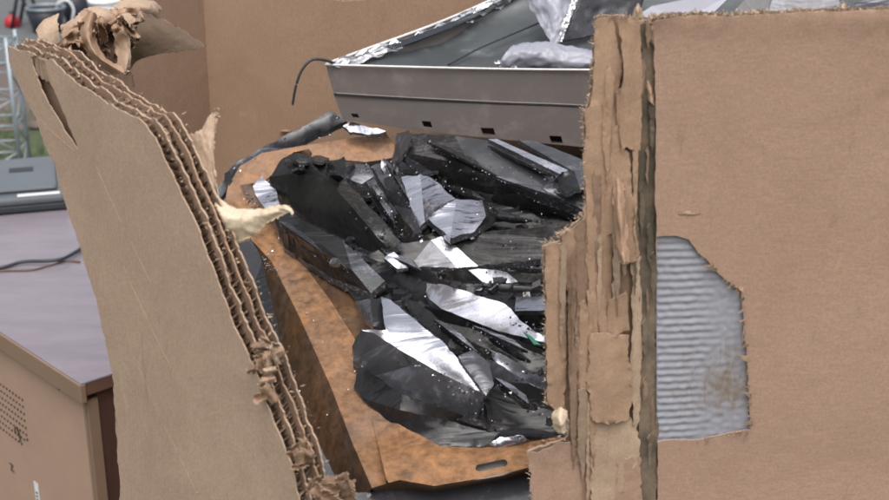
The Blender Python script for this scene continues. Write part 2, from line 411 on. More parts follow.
#SHARDS#
# ------------------------------------------------------------------ glass shards
CHIPS = []
def facet_mesh(V, F, thick, step=7, jag=1.1, curve=0.0, seed=0, tn=None):
    """V: dict key->(u,v,h). F: list of (keys, mat). Returns vs, fs, matnames"""
    vs = []; fs = []; fm = []; names = []; ec = {}; use = {}
    for ks_, _ in F:
        for a, c_ in zip(ks_, ks_[1:]+ks_[:1]): use[frozenset((a, c_))] = use.get(frozenset((a, c_)), 0)+1
    dn = tn or PN
    def edge(a, c_):
        if (a, c_) in ec: return ec[(a, c_)]
        A = Vector(V[a]); C = Vector(V[c_]); d = C-A; L = Vector((d.x, d.y)).length; k = max(1, int(L/3.2))
        jg = jag*(.3 if use[frozenset((a, c_))] > 1 else 1)
        pr = Vector((d.y, -d.x, 0)).normalized() if L > .01 else Vector((0, 0, 0)); pts = [A]
        for j in range(1, k):
            q = A+d*(j/k); w = math.sin(math.pi*j/k)
            q = q+pr*jg*(n1d(j*.28+A.x, seed)*1.3+n1d(j*1.1+A.y, seed+2)*.45)*min(1, w*2)
            pts.append(q)
        ec[(a, c_)] = pts; ec[(c_, a)] = [C]+list(reversed(pts[1:]))
        return pts
    def mi(nm):
        if nm not in names: names.append(nm)
        return names.index(nm)
    for fi, (keys, mat) in enumerate(F):
        B = []
        for a, c_ in zip(keys, keys[1:]+keys[:1] if isinstance(keys, str) else list(keys[1:])+[keys[0]]): B += edge(a, c_)
        KV = [Vector(V[k]) for k in keys]
        V2, T = cdt([(p.x, p.y) for p in B], step)
        from mathutils import Matrix
        mx = sum(p.x for p in KV)/len(KV); my = sum(p.y for p in KV)/len(KV); mz = sum(p.z for p in KV)/len(KV)
        sxx = sum((p.x-mx)**2 for p in KV)+2; syy = sum((p.y-my)**2 for p in KV)+2; sxy = sum((p.x-mx)*(p.y-my) for p in KV)
        sxz = sum((p.x-mx)*(p.z-mz) for p in KV); syz = sum((p.y-my)*(p.z-mz) for p in KV); det = sxx*syy-sxy*sxy
        ca = (sxz*syy-syz*sxy)/det; cb = (syz*sxx-sxz*sxy)/det
        fit = lambda x, y: mz+ca*(x-mx)+cb*(y-my)
        def hh(x, y):
            s = w = 0
            for p in B:
                d2 = (p.x-x)**2+(p.y-y)**2
                if d2 < 1e-4: return p.z
                q = 1/(d2*math.sqrt(d2)+1); s += (p.z-fit(p.x, p.y))*q; w += q
            md = min((p.x-x)**2+(p.y-y)**2 for p in B)**.5
            return fit(x, y)+.8*s/w+curve*min(1, md/12)
        top = []
        for (x, y) in V2:
            p = pi(x, y, hh(x, y)); top.append(p)
        bot = [p-dn*thick*(1+.25*noise.noise(p*60)) for p in top]
        base = len(vs); n = len(V2); vs += top+bot
        a, b_, c_ = (top[i] for i in T[0][:3]); flip = (b_-a).cross(c_-a).dot(CAM-a) < 0
        o = (lambda f: tuple(reversed(f))) if flip else (lambda f: tuple(f))
        es = {}
        for f in T:
            fs.append(o(tuple(base+i for i in f))); fm.append((mi(mat), True))
            fs.append(o(tuple(base+n+i for i in reversed(f)))); fm.append((mi('soot'), True))
            for i in range(len(f)): es[(f[i], f[(i+1) % len(f)])] = 1
        for (p, q) in es:
            if (q, p) not in es:
                i0 = len(vs); vs += [top[q], top[p], bot[p], bot[q]]
                fs.append(o((i0, i0+1, i0+2, i0+3))); fm.append((mi('edge'), False))
    return vs, fs, fm, names
NS = [0]
def shard(label, V, F, thick=.012, step=7, jag=1.1, curve=0., name='glass_shard', cat='glass shard', group='dark glass shards piled in the box', dh=0, chips=0):
    NS[0] += 1
    V = {k: (v[0], v[1], v[2]+dh) for k, v in V.items()}
    vs, fs, fm, names = facet_mesh(V, F, thick, step, jag, curve, NS[0]*3.3)
    for k_, (f_, (_, sm_)) in enumerate(zip(fs, fm)):
        if not sm_ and name == 'glass_shard': CHIPS.append((vs[f_[0]], vs[f_[1]]) if (vs[f_[0]]-CAM).length < (vs[f_[2]]-CAM).length+1 else (vs[f_[0]], vs[f_[1]]))
    c = sum((v for v in vs), Vector())/len(vs); c.z = min(v.z for v in vs)
    o = raw(name, vs, fs, names, None, [a for a, _ in fm], smooth=lambda i: fm[i][1], origin=c)
    tag(o, label, cat, group); return o
def stuffobj(name, label, cat, vs, fs, mats, fm=None):
    o = raw(name, vs, fs, mats, None, fm); tag(o, label, cat); o['kind'] = 'stuff'; return o
exec_shards = True

A = dict
# long dusty slab under the steel band
shard('long dusty dark glass slab sloping down right, directly under the grey steel band', A(a=(402, 152, .075), b=(409, 133, .085), c=(455, 136, .09), d=(492, 141, .09), e=(558, 170, .085), f=(602, 186, .085), g=(604, 218, .06), h=(560, 207, .055), i=(500, 196, .045), j=(450, 184, .04), k=(470, 165, .075), l=(540, 192, .075)),
      [('abcka', 'dusty')][:0]+[('abck', 'dusty'), ('cdelk', 'darkpanel'), ('efgl', 'slate'), ('aklj'[:1]+'k'+'l'+'h'+'i'+'j', 'dusty'), ('lgh', 'slate')], thick=.016, curve=.002)
o = shard('pale lavender glass rod lying on the dusty slab under the steel band', A(a=(488, 139, .10), b=(497, 139, .10), c=(568, 170, .10), d=(562, 175, .10)), [('abcd', 'mirror')], thick=.006, jag=.3, dh=.004)
o = shard('blue grey glass strip right of the pale rod, running behind the torn cardboard', A(a=(518, 140, .10), b=(535, 141, .10), c=(604, 168, .10), d=(604, 181, .10), e=(575, 172, .10)), [('abcde', 'slate')], thick=.006, jag=.4)
shard('crumpled black glass sliver beside the end of the pale rod', A(a=(553, 182, .09), b=(562, 172, .11), c=(574, 170, .105), d=(600, 170, .11), e=(600, 178, .10), f=(580, 188, .11), g=(566, 192, .095)), [('abcf', 'black'), ('cdef', 'slate'), ('afg', 'soot')], thick=.008, jag=1.6)
shard('narrow upright grey glass splinter between rusty rail and dusty slab', A(a=(392, 164, .05), b=(397, 133, .08), c=(409, 130, .10), d=(412, 137, .10), e=(401, 158, .07)), [('abe', 'slate'), ('bcde', 'slate')], thick=.008)
shard('thin silvered splinter lying over the far rusty rail below the steel band', A(a=(343, 126, .06), b=(352, 122, .065), c=(386, 131, .06), d=(372, 134, .055), e=(350, 132, .055)), [('abcde', 'silver')], thick=.005)
# left dark L
shard('large jagged dark shard with a raised ridge at upper left of the heap', A(a=(269, 177, .055), b=(283, 158, .08), c=(296, 153, .09), d=(313, 157, .09), e=(334, 160, .085), f=(344, 156, .085), g=(347, 182, .075), h=(376, 213, .07), i=(402, 243, .06), j=(388, 249, .05), k=(368, 251, .03), l=(310, 222, .025), m=(275, 192, .035), n=(318, 170, .095), o=(352, 207, .085)),
      [('abcdnm'[:0]+'abcdn', 'soot'), ('defgn', 'dusty'), ('nghijo', 'dusty'), ('anojklm', 'soot')], thick=.012, curve=.001, jag=1.5)
shard('dark shard with a broad faceted end just below the large ridged one', A(a=(271, 213, .03), b=(284, 208, .035), c=(310, 224, .04), d=(343, 240, .045), e=(385, 281, .04), f=(371, 293, .02), g=(330, 277, .01), h=(284, 247, .01), i=(352, 270, .038), j=(300, 240, .045)),
      [('abcjh'[:0]+'abcj', 'black'), ('jcdi', 'soot'), ('dei', 'slate'), ('ief', 'mirror'), ('ajifgh', 'black')], thick=.012)
shard('white silvered fragment showing at the left behind the dark ridged shard', A(a=(253, 186, .04), b=(262, 176, .045), c=(276, 190, .04), d=(280, 206, .035), e=(270, 213, .03), f=(257, 197, .035)), [('abcf', 'mirror'), ('cdef', 'silver')], thick=.006)
shard('small blue grey shard in the notch right of the ridged dark shard', A(a=(341, 166, .05), b=(368, 164, .05), c=(374, 176, .045), d=(362, 184, .04), e=(347, 178, .045)), [('abcde', 'slate')], thick=.007, curve=.003)
shard('long thin grey splinter right of the ridged dark shard', A(a=(366, 182, .05), b=(374, 178, .055), c=(398, 214, .05), d=(420, 240, .045), e=(408, 244, .03), f=(385, 214, .035)), [('abcf', 'slate'), ('cdef', 'dusty')], thick=.008)
shard('narrow black splinter left of the white silvered facet', A(a=(384, 178, .05), b=(392, 176, .055), c=(412, 210, .06), d=(422, 232, .055), e=(410, 234, .04), f=(394, 205, .04)), [('abcf', 'black'), ('cdef', 'slate')], thick=.008)
shard('tilted shard with a creased white silvered face in the heap centre', A(a=(401, 177, .06), b=(420, 174, .07), c=(434, 180, .075), d=(456, 199, .07), e=(434, 207, .075), f=(425, 222, .055), g=(419, 229, .05)), [('abfg', 'mirror'), ('bcdef', 'silver')], thick=.010, jag=1.4)
shard('streaked lavender silvered facet ending in a dark crumbled corner, heap centre', A(a=(426, 216, .06), b=(434, 206, .07), c=(457, 199, .07), d=(482, 200, .065), e=(486, 216, .066), f=(474, 232, .060), g=(450, 238, .062), h=(500, 212, .055)), [('abcg', 'mirror'), ('cdefg', 'silver'), ('dhfe'[:0]+'dhfe', 'dusty')], thick=.010, jag=1.5)
shard('black wedge under the dusty slab, right of the streaked silver facet', A(a=(478, 197, .03), b=(520, 203, .035), c=(606, 220, .035), d=(606, 232, .02), e=(540, 232, .015), f=(492, 226, .02)), [('abcdef', 'soot')], thick=.012)
# flat slabs
shard('broad flat dark slab with a white diagonal stripe, upper of the two striped slabs', A(a=(364, 256, .035), b=(392, 244, .045), c=(431, 240, .05), d=(444, 236, .05), e=(500, 230, .045), f=(606, 222, .045), g=(606, 254, .03), h=(540, 259, .03), i=(478, 266, .03), j=(458, 268, .03), k=(410, 266, .028), l=(382, 262, .03)),
      [('abckl', 'dusty'), ('cdij'[:0]+'cdij', 'mirror'), ('defghi', 'dusty'), ('cjk', 'slate')], thick=.010)
shard('flat dark slab with a short white stripe, lower of the two striped slabs', A(a=(425, 272, .02), b=(468, 270, .028), c=(503, 269, .028), d=(606, 264, .03), e=(606, 284, .015), f=(518, 282, .015), g=(484, 283, .015), h=(440, 280, .012)),
      [('abgh', 'dusty'), ('bcfg', 'mirror'), ('cdef', 'dusty')], thick=.010)
shard('glossy black curved strip below the lower striped slab', A(a=(432, 282, .005), b=(500, 284, .018), c=(606, 286, .018), d=(606, 300, .0), e=(515, 298, .002), f=(460, 294, .0)), [('abcdef', 'black')], thick=.012, curve=.008)
shard('dark pointed shard crossing left of the long white blade', A(a=(368, 264, .03), b=(385, 262, .035), c=(418, 275, .035), d=(428, 290, .03), e=(440, 308, .02), f=(418, 304, .01), g=(388, 290, .01)), [('abcd'+'g', 'black'), ('defg', 'soot')], thick=.010)
shard('small pale grey triangle fragment left of the upper striped slab', A(a=(384, 258, .055), b=(394, 252, .055), c=(408, 268, .05), d=(398, 269, .045)), [('abcd', 'mirror')], thick=.005)
shard('long white silvered blade with a dark flank in the heap middle', A(a=(427, 283, .045), b=(446, 285, .05), c=(505, 304, .05), d=(522, 322, .045), e=(552, 344, .04), f=(498, 331, .03), g=(442, 309, .03), h=(428, 298, .03), i=(440, 322, .01), j=(500, 350, .0), k=(552, 368, .0)),
      [('abcdefgh', 'mirror'), ('gfejih'[:0]+'gfekji', 'black'), ('hgi', 'slate')], thick=.010, jag=1.5)
shard('white topped fragment against the torn cardboard edge at right', A(a=(516, 297, .035), b=(606, 295, .04), c=(606, 309, .042), d=(515, 311, .040), e=(560, 330, .01), f=(522, 326, .01)), [('abcd', 'silver'), ('dcef', 'slate')], thick=.008)
shard('big silvered shard with a cracked grey flank at the front', A(a=(381, 297, .055), b=(391, 300, .06), c=(420, 324, .062), d=(446, 345, .06), e=(466, 368, .055), f=(484, 394, .045), g=(440, 373, .045), h=(400, 350, .05), i=(374, 333, .055), j=(361, 330, .055), k=(352, 346, .03), l=(353, 360, .02), m=(375, 376, .012), n=(402, 394, .01), o=(442, 408, .01), p=(476, 418, .012), q=(480, 404, .03), r=(386, 330, .06), s=(410, 366, .035)),
      [('abcdefghijr', 'mirror'), ('jihskl'[:0]+'jihsmlk', 'slate'), ('hgfqponms'[:0]+'hgfqponms', 'slate')], thick=.014, jag=1.2, curve=.002)
shard('small curved black shard tucked against the big silvered one', A(a=(355, 301, .03), b=(370, 299, .05), c=(381, 298, .045), d=(387, 328, .04), e=(373, 326, .045), f=(362, 318, .03)), [('abef', 'slate'), ('bcde', 'black')], thick=.007, curve=.006)
shard('smooth black shard lying lowest at the front under the cracked grey flank', A(a=(357, 368, .02), b=(372, 374, .03), c=(402, 394, .03), d=(445, 410, .03), e=(480, 420, .03), f=(500, 432, .01), g=(486, 446, .0), h=(445, 447, .0), i=(412, 438, -.001), j=(384, 418, .0), k=(362, 398, .004), l=(354, 386, .008), m=(400, 410, .022)),
      [('abcmkl'[:0]+'abcmkl', 'black'), ('cdefm', 'soot'), ('kmfghij', 'black')], thick=.010)
shard('rounded grey flake on the right end of the big silvered shard', A(a=(458, 356, .065), b=(474, 350, .065), c=(490, 364, .06), d=(494, 384, .055), e=(486, 396, .05), f=(472, 376, .058)), [('abcdef', 'slate')], thick=.006, curve=.004)
shard('dark sooty shard filling the gap right of the big silvered one', A(a=(440, 322, .03), b=(470, 328, .035), c=(520, 346, .03), d=(556, 362, .025), e=(556, 380, .01), f=(500, 366, .02), g=(470, 352, .02), h=(448, 345, .02)), [('abcdefgh', 'dusty')], thick=.01)
shard('slim white silvered sliver near the torn cardboard, lower right', A(a=(488, 349, .035), b=(500, 353, .04), c=(526, 368, .04), d=(556, 386, .035), e=(556, 396, .02), f=(520, 384, .025), g=(498, 368, .03)), [('abcde'+'g', 'mirror'), ('efg', 'slate')], thick=.008)
shard('black dirty wedge in the lower right corner of the heap', A(a=(484, 398, .025), b=(500, 380, .02), c=(530, 388, .02), d=(590, 400, .025), e=(590, 438, .005), f=(530, 436, .0), g=(492, 430, .005)), [('abcdefg', 'soot')], thick=.012)
shard('clear crumpled glass chip resting on the near rusty rail', A(a=(484, 445, .012), b=(500, 437, .016), c=(524, 436, .016), d=(530, 440, .012), e=(505, 447, .008)), [('abcde', 'silver')], thick=.003, jag=1.8, curve=.004)
shard('tiny green circuit board sliver among the dark shards at right', A(a=(523, 331, .05), b=(531, 336, .05), c=(541, 345, .05), d=(534, 344, .05)), [('abcd', 'greenchip')], thick=.002, name='circuit_board_sliver', cat='circuit board', group=None)
shard('pale silvery fragment seen through the slot in the near rusty rail', A(a=(462, 462, -.012), b=(520, 450, -.012), c=(524, 470, -.012), d=(468, 484, -.012)), [('abcd', 'bandedge')], thick=.002, dh=.008)
# left side outside the frame
shard('shattered dark glass strip between the left rail and the leaning cardboard', A(a=(226, 248, .0), b=(250, 243, .0), c=(258, 256, .005), d=(268, 288, .005), e=(278, 326, .0), f=(280, 346, -.01), g=(262, 340, -.02), h=(240, 300, -.02), i=(250, 270, .01)), [('abcih'[:0]+'abih'[:4], 'slate'), ('bcdefi'[:0]+'bcdei', 'darkpanel'), ('iefgh'[:0]+'iefgh', 'darkpanel')], thick=.01, jag=2)
shard('long blue grey glass strip along the outside of the left rail', A(a=(262, 344, -.02), b=(276, 352, -.01), c=(296, 404, -.01), d=(322, 450, -.015), e=(345, 496, -.02), f=(328, 500, -.035), g=(300, 450, -.035), h=(274, 392, -.03)), [('abcgh', 'slate'), ('cdefg', 'steelrail')], thick=.008, curve=.005)
shard('grey brown glass strip leaning along the back left of the rusty frame', A(a=(210, 200, .0), b=(232, 166, .02), c=(262, 148, .03), d=(300, 128, .04), e=(331, 110, .055), f=(347, 121, .045), g=(320, 133, .03), h=(290, 148, .02), i=(262, 160, .012), j=(240, 173, .008), k=(222, 196, .0), l=(216, 206, -.01)), [('abjkl', 'darkpanel'), ('bcdhij'[:0]+'bchij', 'steelrail'), ('cdefgh', 'darkpanel')], thick=.008, curve=.003)
shard('charcoal coated panel piece below the near rusty rail at the bottom', A(a=(350, 494, -.012), b=(400, 488, -.014), c=(450, 487, -.014), d=(520, 472, -.014), e=(620, 452, -.014), f=(620, 530, -.03), g=(440, 540, -.03), h=(340, 530, -.03)), [('abcdefgh', 'darkpanel')], thick=.012, curve=.002)

wh = lambda u, v: ('at the upper left' if u < 360 else 'at the upper middle' if u < 450 else 'at the upper right') if v < 230 else ('at the left' if u < 360 else 'in the middle' if u < 450 else 'at the right') if v < 320 else ('at the lower left' if u < 400 else 'at the lower middle' if u < 480 else 'at the lower right')
for nm_, V_, F_ in (
 ('long narrow black blade between the rusty far rail and the silvered facet', A(a=(372, 166, .045), b=(384, 162, .05), c=(408, 196, .052), d=(430, 232, .04), e=(424, 240, .03), f=(398, 212, .035)), [('abcf', 'slate'), ('cdef', 'black')]),
 ('long glossy dark blade running down right beneath the white silvered blade', A(a=(424, 306, .028), b=(440, 310, .035), c=(500, 334, .03), d=(560, 356, .03), e=(560, 372, .012), f=(498, 352, .012), g=(440, 326, .012)), [('abcg', 'black'), ('cdefg', 'soot')]),
 ('glossy dark blade beside the big silvered shard, pointing at its tip', A(a=(404, 298, .03), b=(418, 302, .038), c=(452, 330, .04), d=(492, 352, .04), e=(486, 362, .025), f=(448, 346, .03), g=(420, 322, .03)), [('abcfg', 'black'), ('cdef', 'dusty')]),
 ('dark blade with a grey edge just above the black dirty wedge', A(a=(486, 358, .032), b=(496, 362, .035), c=(530, 384, .035), d=(575, 404, .03), e=(575, 416, .015), f=(524, 400, .02), g=(492, 380, .02)), [('abcg', 'slate'), ('cdefg', 'black')]),
 ('dark flat blade showing between ridged dark shard and striped slab', A(a=(384, 246, .035), b=(404, 240, .045), c=(440, 232, .045), d=(450, 238, .04), e=(420, 246, .035), f=(392, 252, .03)), [('abcdef', 'black')]),
 ('dark blade below the upper striped slab at the left', A(a=(372, 258, .02), b=(400, 266, .025), c=(440, 272, .025), d=(444, 284, .015), e=(404, 278, .01), f=(378, 270, .01)), [('abcdef', 'black')]),
):
    shard(nm_, V_, F_, thick=.008, curve=.001)
shard('dark glass plate standing between the left rail and the torn flap', A(a=(232, 246, .03), b=(252, 240, .03), c=(262, 262, .03), d=(276, 320, .03), e=(284, 352, .02), f=(266, 352, .015), g=(246, 306, .015)), [('abcg', 'darkpanel'), ('cdefg', 'black')], thick=.006)
for k_, (u_, v_, a_) in enumerate(((292, 163, 12), (304, 160, 9), (318, 158, 10), (330, 166, 9), (336, 176, 8), (300, 170, 8))):
    rr_ = random.Random(k_+50); V = {}
    for j_, q_ in enumerate('abcdef'):
        t_ = j_*math.pi/3; V[q_] = (u_+math.cos(t_)*a_*rr_.uniform(.6, 1.1), v_+math.sin(t_)*a_*.45*rr_.uniform(.6, 1.2), .092-.018*math.cos(t_*1+k_)+rr_.uniform(-.003, .003))
    shard(['curved flake at the left end of the ridged shard top', 'small flake on the broken upper end of the ridged shard', 'grey flake standing at the middle of the ridged shard top', 'hooked dark flake at the right end of the ridged shard top', 'lowest dark flake right on the ridged shard', 'flake lying on the ridge of the big dark shard'][k_], V, [('abcdef', ['black', 'slate', 'soot', 'black', 'slate', 'soot'][k_])], thick=.004, step=4, jag=1, curve=.004, group=None)
shard('black glass sheet added as shade under the left half of the heap', A(a=(276, 196, .006), b=(330, 172, .010), c=(400, 166, .012), d=(470, 300, .014), e=(440, 350, .012), f=(366, 318, .008), g=(352, 294, .006)), [('abcdefg', 'black')], thick=.004, step=14)  # these black sheets are added to stand in for shade between the shards
shard('black glass sheet added as shade under the right half of the heap', A(a=(398, 160, .010), b=(500, 176, .012), c=(625, 200, .012), d=(625, 400, .010), e=(560, 425, .008), f=(470, 330, .010)), [('abcdef', 'black')], thick=.004, step=14)
shard('black glass sheet added as shade under the front of the heap', A(a=(372, 326, .009), b=(440, 340, .009), c=(520, 350, .009), d=(600, 410, .006), e=(590, 434, .004), f=(500, 438, .004), g=(430, 430, .004), h=(386, 408, .004), i=(366, 380, .004)), [('abcdefghi', 'black')], thick=.003, step=14)
_hs = ((398, 182, 26, 5, 58), (410, 196, 30, 4, 62), (382, 205, 24, 5, 55), (424, 186, 18, 4, 50), (462, 192, 24, 4, 18), (500, 216, 30, 5, 6), (520, 268, 30, 4, 3), (404, 262, 22, 5, 24), (500, 338, 30, 3.5, 24), (410, 318, 20, 4, 42), (456, 336, 28, 5, 36), (508, 346, 30, 4, 32), (516, 394, 28, 5, 36), (300, 236, 30, 4, 34), (330, 256, 26, 4, 36), (520, 160, 40, 4, 24), (462, 158, 38, 4, 25), (530, 188, 34, 4, 18))
_hl = ('upright', 'slender')
for k_, (u_, v_, L_, W_, an_) in enumerate(_hs):
    rr_ = random.Random(k_+900); ca_, sa_ = math.cos(R(an_)), math.sin(R(an_)); V = {}
    P_ = ((-1, -.1), (-.5, -.9), (.3, -1), (1, .1), (.45, .9), (-.6, .8), (-.1, 0), (.55, .05))
    for q_, (x_, y_) in zip('abcdefgh', P_):
        X = x_*L_*rr_.uniform(.85, 1.1); Y = y_*W_*rr_.uniform(.7, 1.3); base = .092 if (v_ < 192 and u_ > 440) else .050 if u_ > 360 else .048
        V[q_] = (u_+X*ca_-Y*sa_, v_+X*sa_+Y*ca_, base+(.006 if q_ in 'gh' else 0)-(.006 if y_ > .5 else 0))
    shard('%s %s glass blade lying %s' % (('thin', 'narrow', 'slim')[k_ % 3], ('grey', 'black', 'dark')[(k_//3) % 3], wh(u_, v_) + ' of the heap, ' + ('steeply slanted' if an_ > 45 else 'slanting down right' if an_ > 15 else 'nearly level')), V, [('abcdhg'[:0]+'abchg'[:5], ('slate', 'dusty', 'mirror', 'slate', 'black')[k_ % 5]), ('cdh', 'slate'), ('aghdef'[:0]+'aghdef', ('black', 'soot', 'black')[k_ % 3])], thick=.004, step=6, jag=.9, group='thin glass blades %s of the heap' % wh(u_, v_))
# mid-size random splinters, each a thing
spots = [(350, 168), (384, 166), (378, 190), (372, 200), (396, 168), (408, 170), (430, 172), (444, 182), (395, 236), (404, 232), (380, 230), (462, 246), (420, 252), (500, 222), (520, 240), (530, 250), (505, 260), (470, 215), (455, 262), (540, 290), (510, 316), (530, 322), (495, 318), (536, 358), (450, 350), (478, 345), (505, 372), (500, 395), (470, 396), (440, 330), (412, 312), (300, 228), (335, 262), (290, 218), (350, 240), (248, 262), (256, 300), (270, 330), (366, 222), (415, 246), (488, 208), (520, 382), (462, 408), (250, 214), (228, 178), (322, 128)]
kinds = ['slate', 'edge', 'mirror', 'slate', 'darkpanel', 'silver']
cname = dict(slate='grey', edge='dark edged', mirror='silvery', darkpanel='charcoal', silver='streaked silver')
spots = [p_ for p_ in spots[::2]+spots[1:12:3] if not (p_[1] > 232 and p_[0] > 380)]
for q, (u, v) in enumerate(spots):
    a0 = random.uniform(0, 3.1); L = random.uniform(5, 12); W = random.uniform(2.5, 5); kd = kinds[q % 6]
    V = {}; ks = 'abcde'
    for j, k in enumerate(ks):
        t = 2*math.pi*j/5; x = math.cos(t)*L*random.uniform(.7, 1.2); y = math.sin(t)*W*random.uniform(.6, 1.3)
        V[k] = (u+x*math.cos(a0)-y*math.sin(a0), v+x*math.sin(a0)+y*math.cos(a0), .058+.010*math.sin(t+q)+random.uniform(-.002, .002))
    shard('small %s splinter lying loose %s of the glass heap' % (cname[kd], wh(u, v)), V, [('abcde', kd)], thick=.004, step=5, jag=.8, name='glass_splinter', cat='glass splinter', group='small %s splinters %s of the heap' % (cname[kd], wh(u, v)))

# crumbs: too many to count
def crumbs(name, label, n, rng, sizes, mat, seed, hfun):
    rnd = random.Random(seed); vs = []; fs = []
    for _ in range(n):
        u, v = rng(rnd); p = pi(u, v, hfun(u, v, rnd)); s = rnd.choice(sizes)*rnd.uniform(.6, 1.3); b_ = len(vs)
        ax = (Vector((rnd.gauss(0, 1), rnd.gauss(0, 1), rnd.gauss(0, 1)))*.45+PN).normalized(); e = ax.orthogonal().normalized(); g = ax.cross(e)
        k = rnd.choice((3, 4, 5)); th = s*.35
        ring = [(math.cos(2*math.pi*j/k+rnd.uniform(-.4, .4)), math.sin(2*math.pi*j/k+rnd.uniform(-.4, .4))) for j in range(k)]; st = rnd.uniform(.4, 1)
        for z in (-th, th):
            for (x, y) in ring: vs.append(p+e*x*s+g*y*s*st+ax*z)
        fs.append(tuple(range(b_+k-1, b_-1, -1))); fs.append(tuple(range(b_+k, b_+2*k)))
        for j in range(k): fs.append((b_+j, b_+(j+1) % k, b_+k+(j+1) % k, b_+k+j))
    return stuffobj(name, label, 'glass crumbs', vs, fs, mat)
rc = random.Random(12); vs = []; fs = []
for a_, b_2 in CHIPS:
    m_ = (a_+b_2)/2
    dens = 1-2*abs(noise.noise(m_*28))
    if rc.random() > .38*max(0, dens): continue
    for _ in range(rc.choice((1, 1, 2))):
        p = a_.lerp(b_2, rc.random())+Vector((rc.gauss(0, 1), rc.gauss(0, 1), rc.gauss(0, .6)))*.0007; sz = rc.choice((.0005, .0008, .0011, .0018))*rc.uniform(.6, 1.2); b_ = len(vs)
        u1 = Vector((rc.gauss(0, 1), rc.gauss(0, 1), rc.gauss(0, 1))).normalized(); u2 = u1.orthogonal().normalized(); u3 = u1.cross(u2)
        vs += [p+u2*sz, p-u2*sz*.6+u3*sz*.8, p-u2*sz*.4-u3*sz*.9, p+u1*sz*.5, p-u1*sz*.4]
        fs += [(b_, b_+1, b_+3), (b_+1, b_+2, b_+3), (b_+2, b_, b_+3), (b_+1, b_, b_+4), (b_+2, b_+1, b_+4), (b_, b_+2, b_+4)]
stuffobj('glass_edge_chips', 'fine glass chips clinging to the broken shard edges', 'glass crumbs', vs, fs, 'crumb')
LINES = [((352, 168), (395, 172), 6), ((395, 165), (420, 240), 7), ((372, 185), (410, 245), 6), ((430, 205), (500, 212), 6), ((480, 205), (560, 225), 5), ((440, 245), (560, 250), 9), ((500, 240), (548, 258), 7), ((440, 270), (545, 268), 5), ((500, 318), (548, 335), 7), ((395, 352), (490, 405), 7), ((440, 380), (500, 430), 8), ((500, 385), (550, 420), 8), ((420, 140), (480, 180), 9), ((480, 160), (560, 190), 8), ((240, 255), (270, 330), 7), ((262, 258), (275, 275), 4), ((400, 165), (470, 195), 6), ((276, 165), (300, 160), 4), ((230, 170), (335, 115), 4), ((470, 345), (550, 390), 7), ((245, 195), (262, 215), 5)]
def rline(r):
    a, b_, w = r.choice(LINES); t = r.random(); return (a[0]+(b_[0]-a[0])*t+r.gauss(0, w*.5), a[1]+(b_[1]-a[1])*t+r.gauss(0, w*.5))
hc = lambda u, v, r: .105 if v < 195 and u > 405 else r.uniform(.055, .075)
def hedge(u, v, r):
    if u < 285 and v > 240: return .012
    return hc(u, v, r)
crumbs('glass_crumbs', 'bright glass crumbs scattered over the shard heap', 230, rline, (.0005, .0008, .0011, .0017), 'crumb', 3, hedge)
crumbs('dark_glass_crumbs', 'dark glass crumbs scattered over the shard heap', 350, rline, (.0008, .0014, .002), 'darkcrumb', 4, lambda u, v, r: hedge(u, v, r)-.003)
def rflat(r):
    return r.choice(((r.uniform(285, 360), r.uniform(300, 420)), (r.uniform(370, 560), r.uniform(440, 470)), (r.uniform(240, 262), r.uniform(195, 220)), (r.uniform(265, 285), r.uniform(235, 270))))
crumbs('rust_glass_crumbs', 'tiny pale glass crumbs sprinkled on the rusty rails', 120, rflat, (.0005, .0008, .0012), 'crumb', 5, lambda u, v, r: .003)
def rfill(r): return (r.uniform(370, 600), r.uniform(175, 425))
def hfill(u, v, r): return r.uniform(.0, .018)
crumbs('broken_glass_bed', 'bed of broken dark glass pieces beneath the larger shards', 1500, lambda r: (lambda u: (u, r.uniform(165+max(0, 30-(u-400)*.1), 280+(u-360)*.75 if u < 560 else 420)))(r.uniform(345, 600)), (.003, .006, .010), 'darkcrumb', 6, hfill)

# ------------------------------------------------------------------ rusty frame
RF = thing('rusty_frame', 'rust orange steel mask frame lying under the glass shards', 'metal frame', pi(400, 350, -.06))
def frame_part(name, V, F, thick=.002, jag=.3, curve=0, step=9):
    vs, fs, fm, names = facet_mesh(V, F, thick, step, jag, curve, 77)
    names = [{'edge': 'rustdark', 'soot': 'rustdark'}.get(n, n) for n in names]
    return raw(name, vs, fs, names, RF, [a for a, _ in fm], smooth=lambda i: fm[i][1])
frame_part('left_rail', A(a=(225, 200, .012), b=(262, 205, .004), c=(280, 232, .0), d=(330, 300, .0), e=(362, 350, .0), f=(372, 395, .0), g=(395, 425, .0), h=(386, 484, .0), i=(372, 488, .0), j=(352, 442, .0), k=(331, 387, .0), l=(300, 318, .0), m=(272, 262, .0), n=(250, 238, .002), o=(256, 268, -.03), p=(274, 330, -.04), q=(300, 405, -.05), r=(330, 470, -.05), s=(352, 506, -.05)),
           [('abcdefghijklmn', 'rust'), ('nmlkjisrqpo', 'rustdark')], curve=.0)
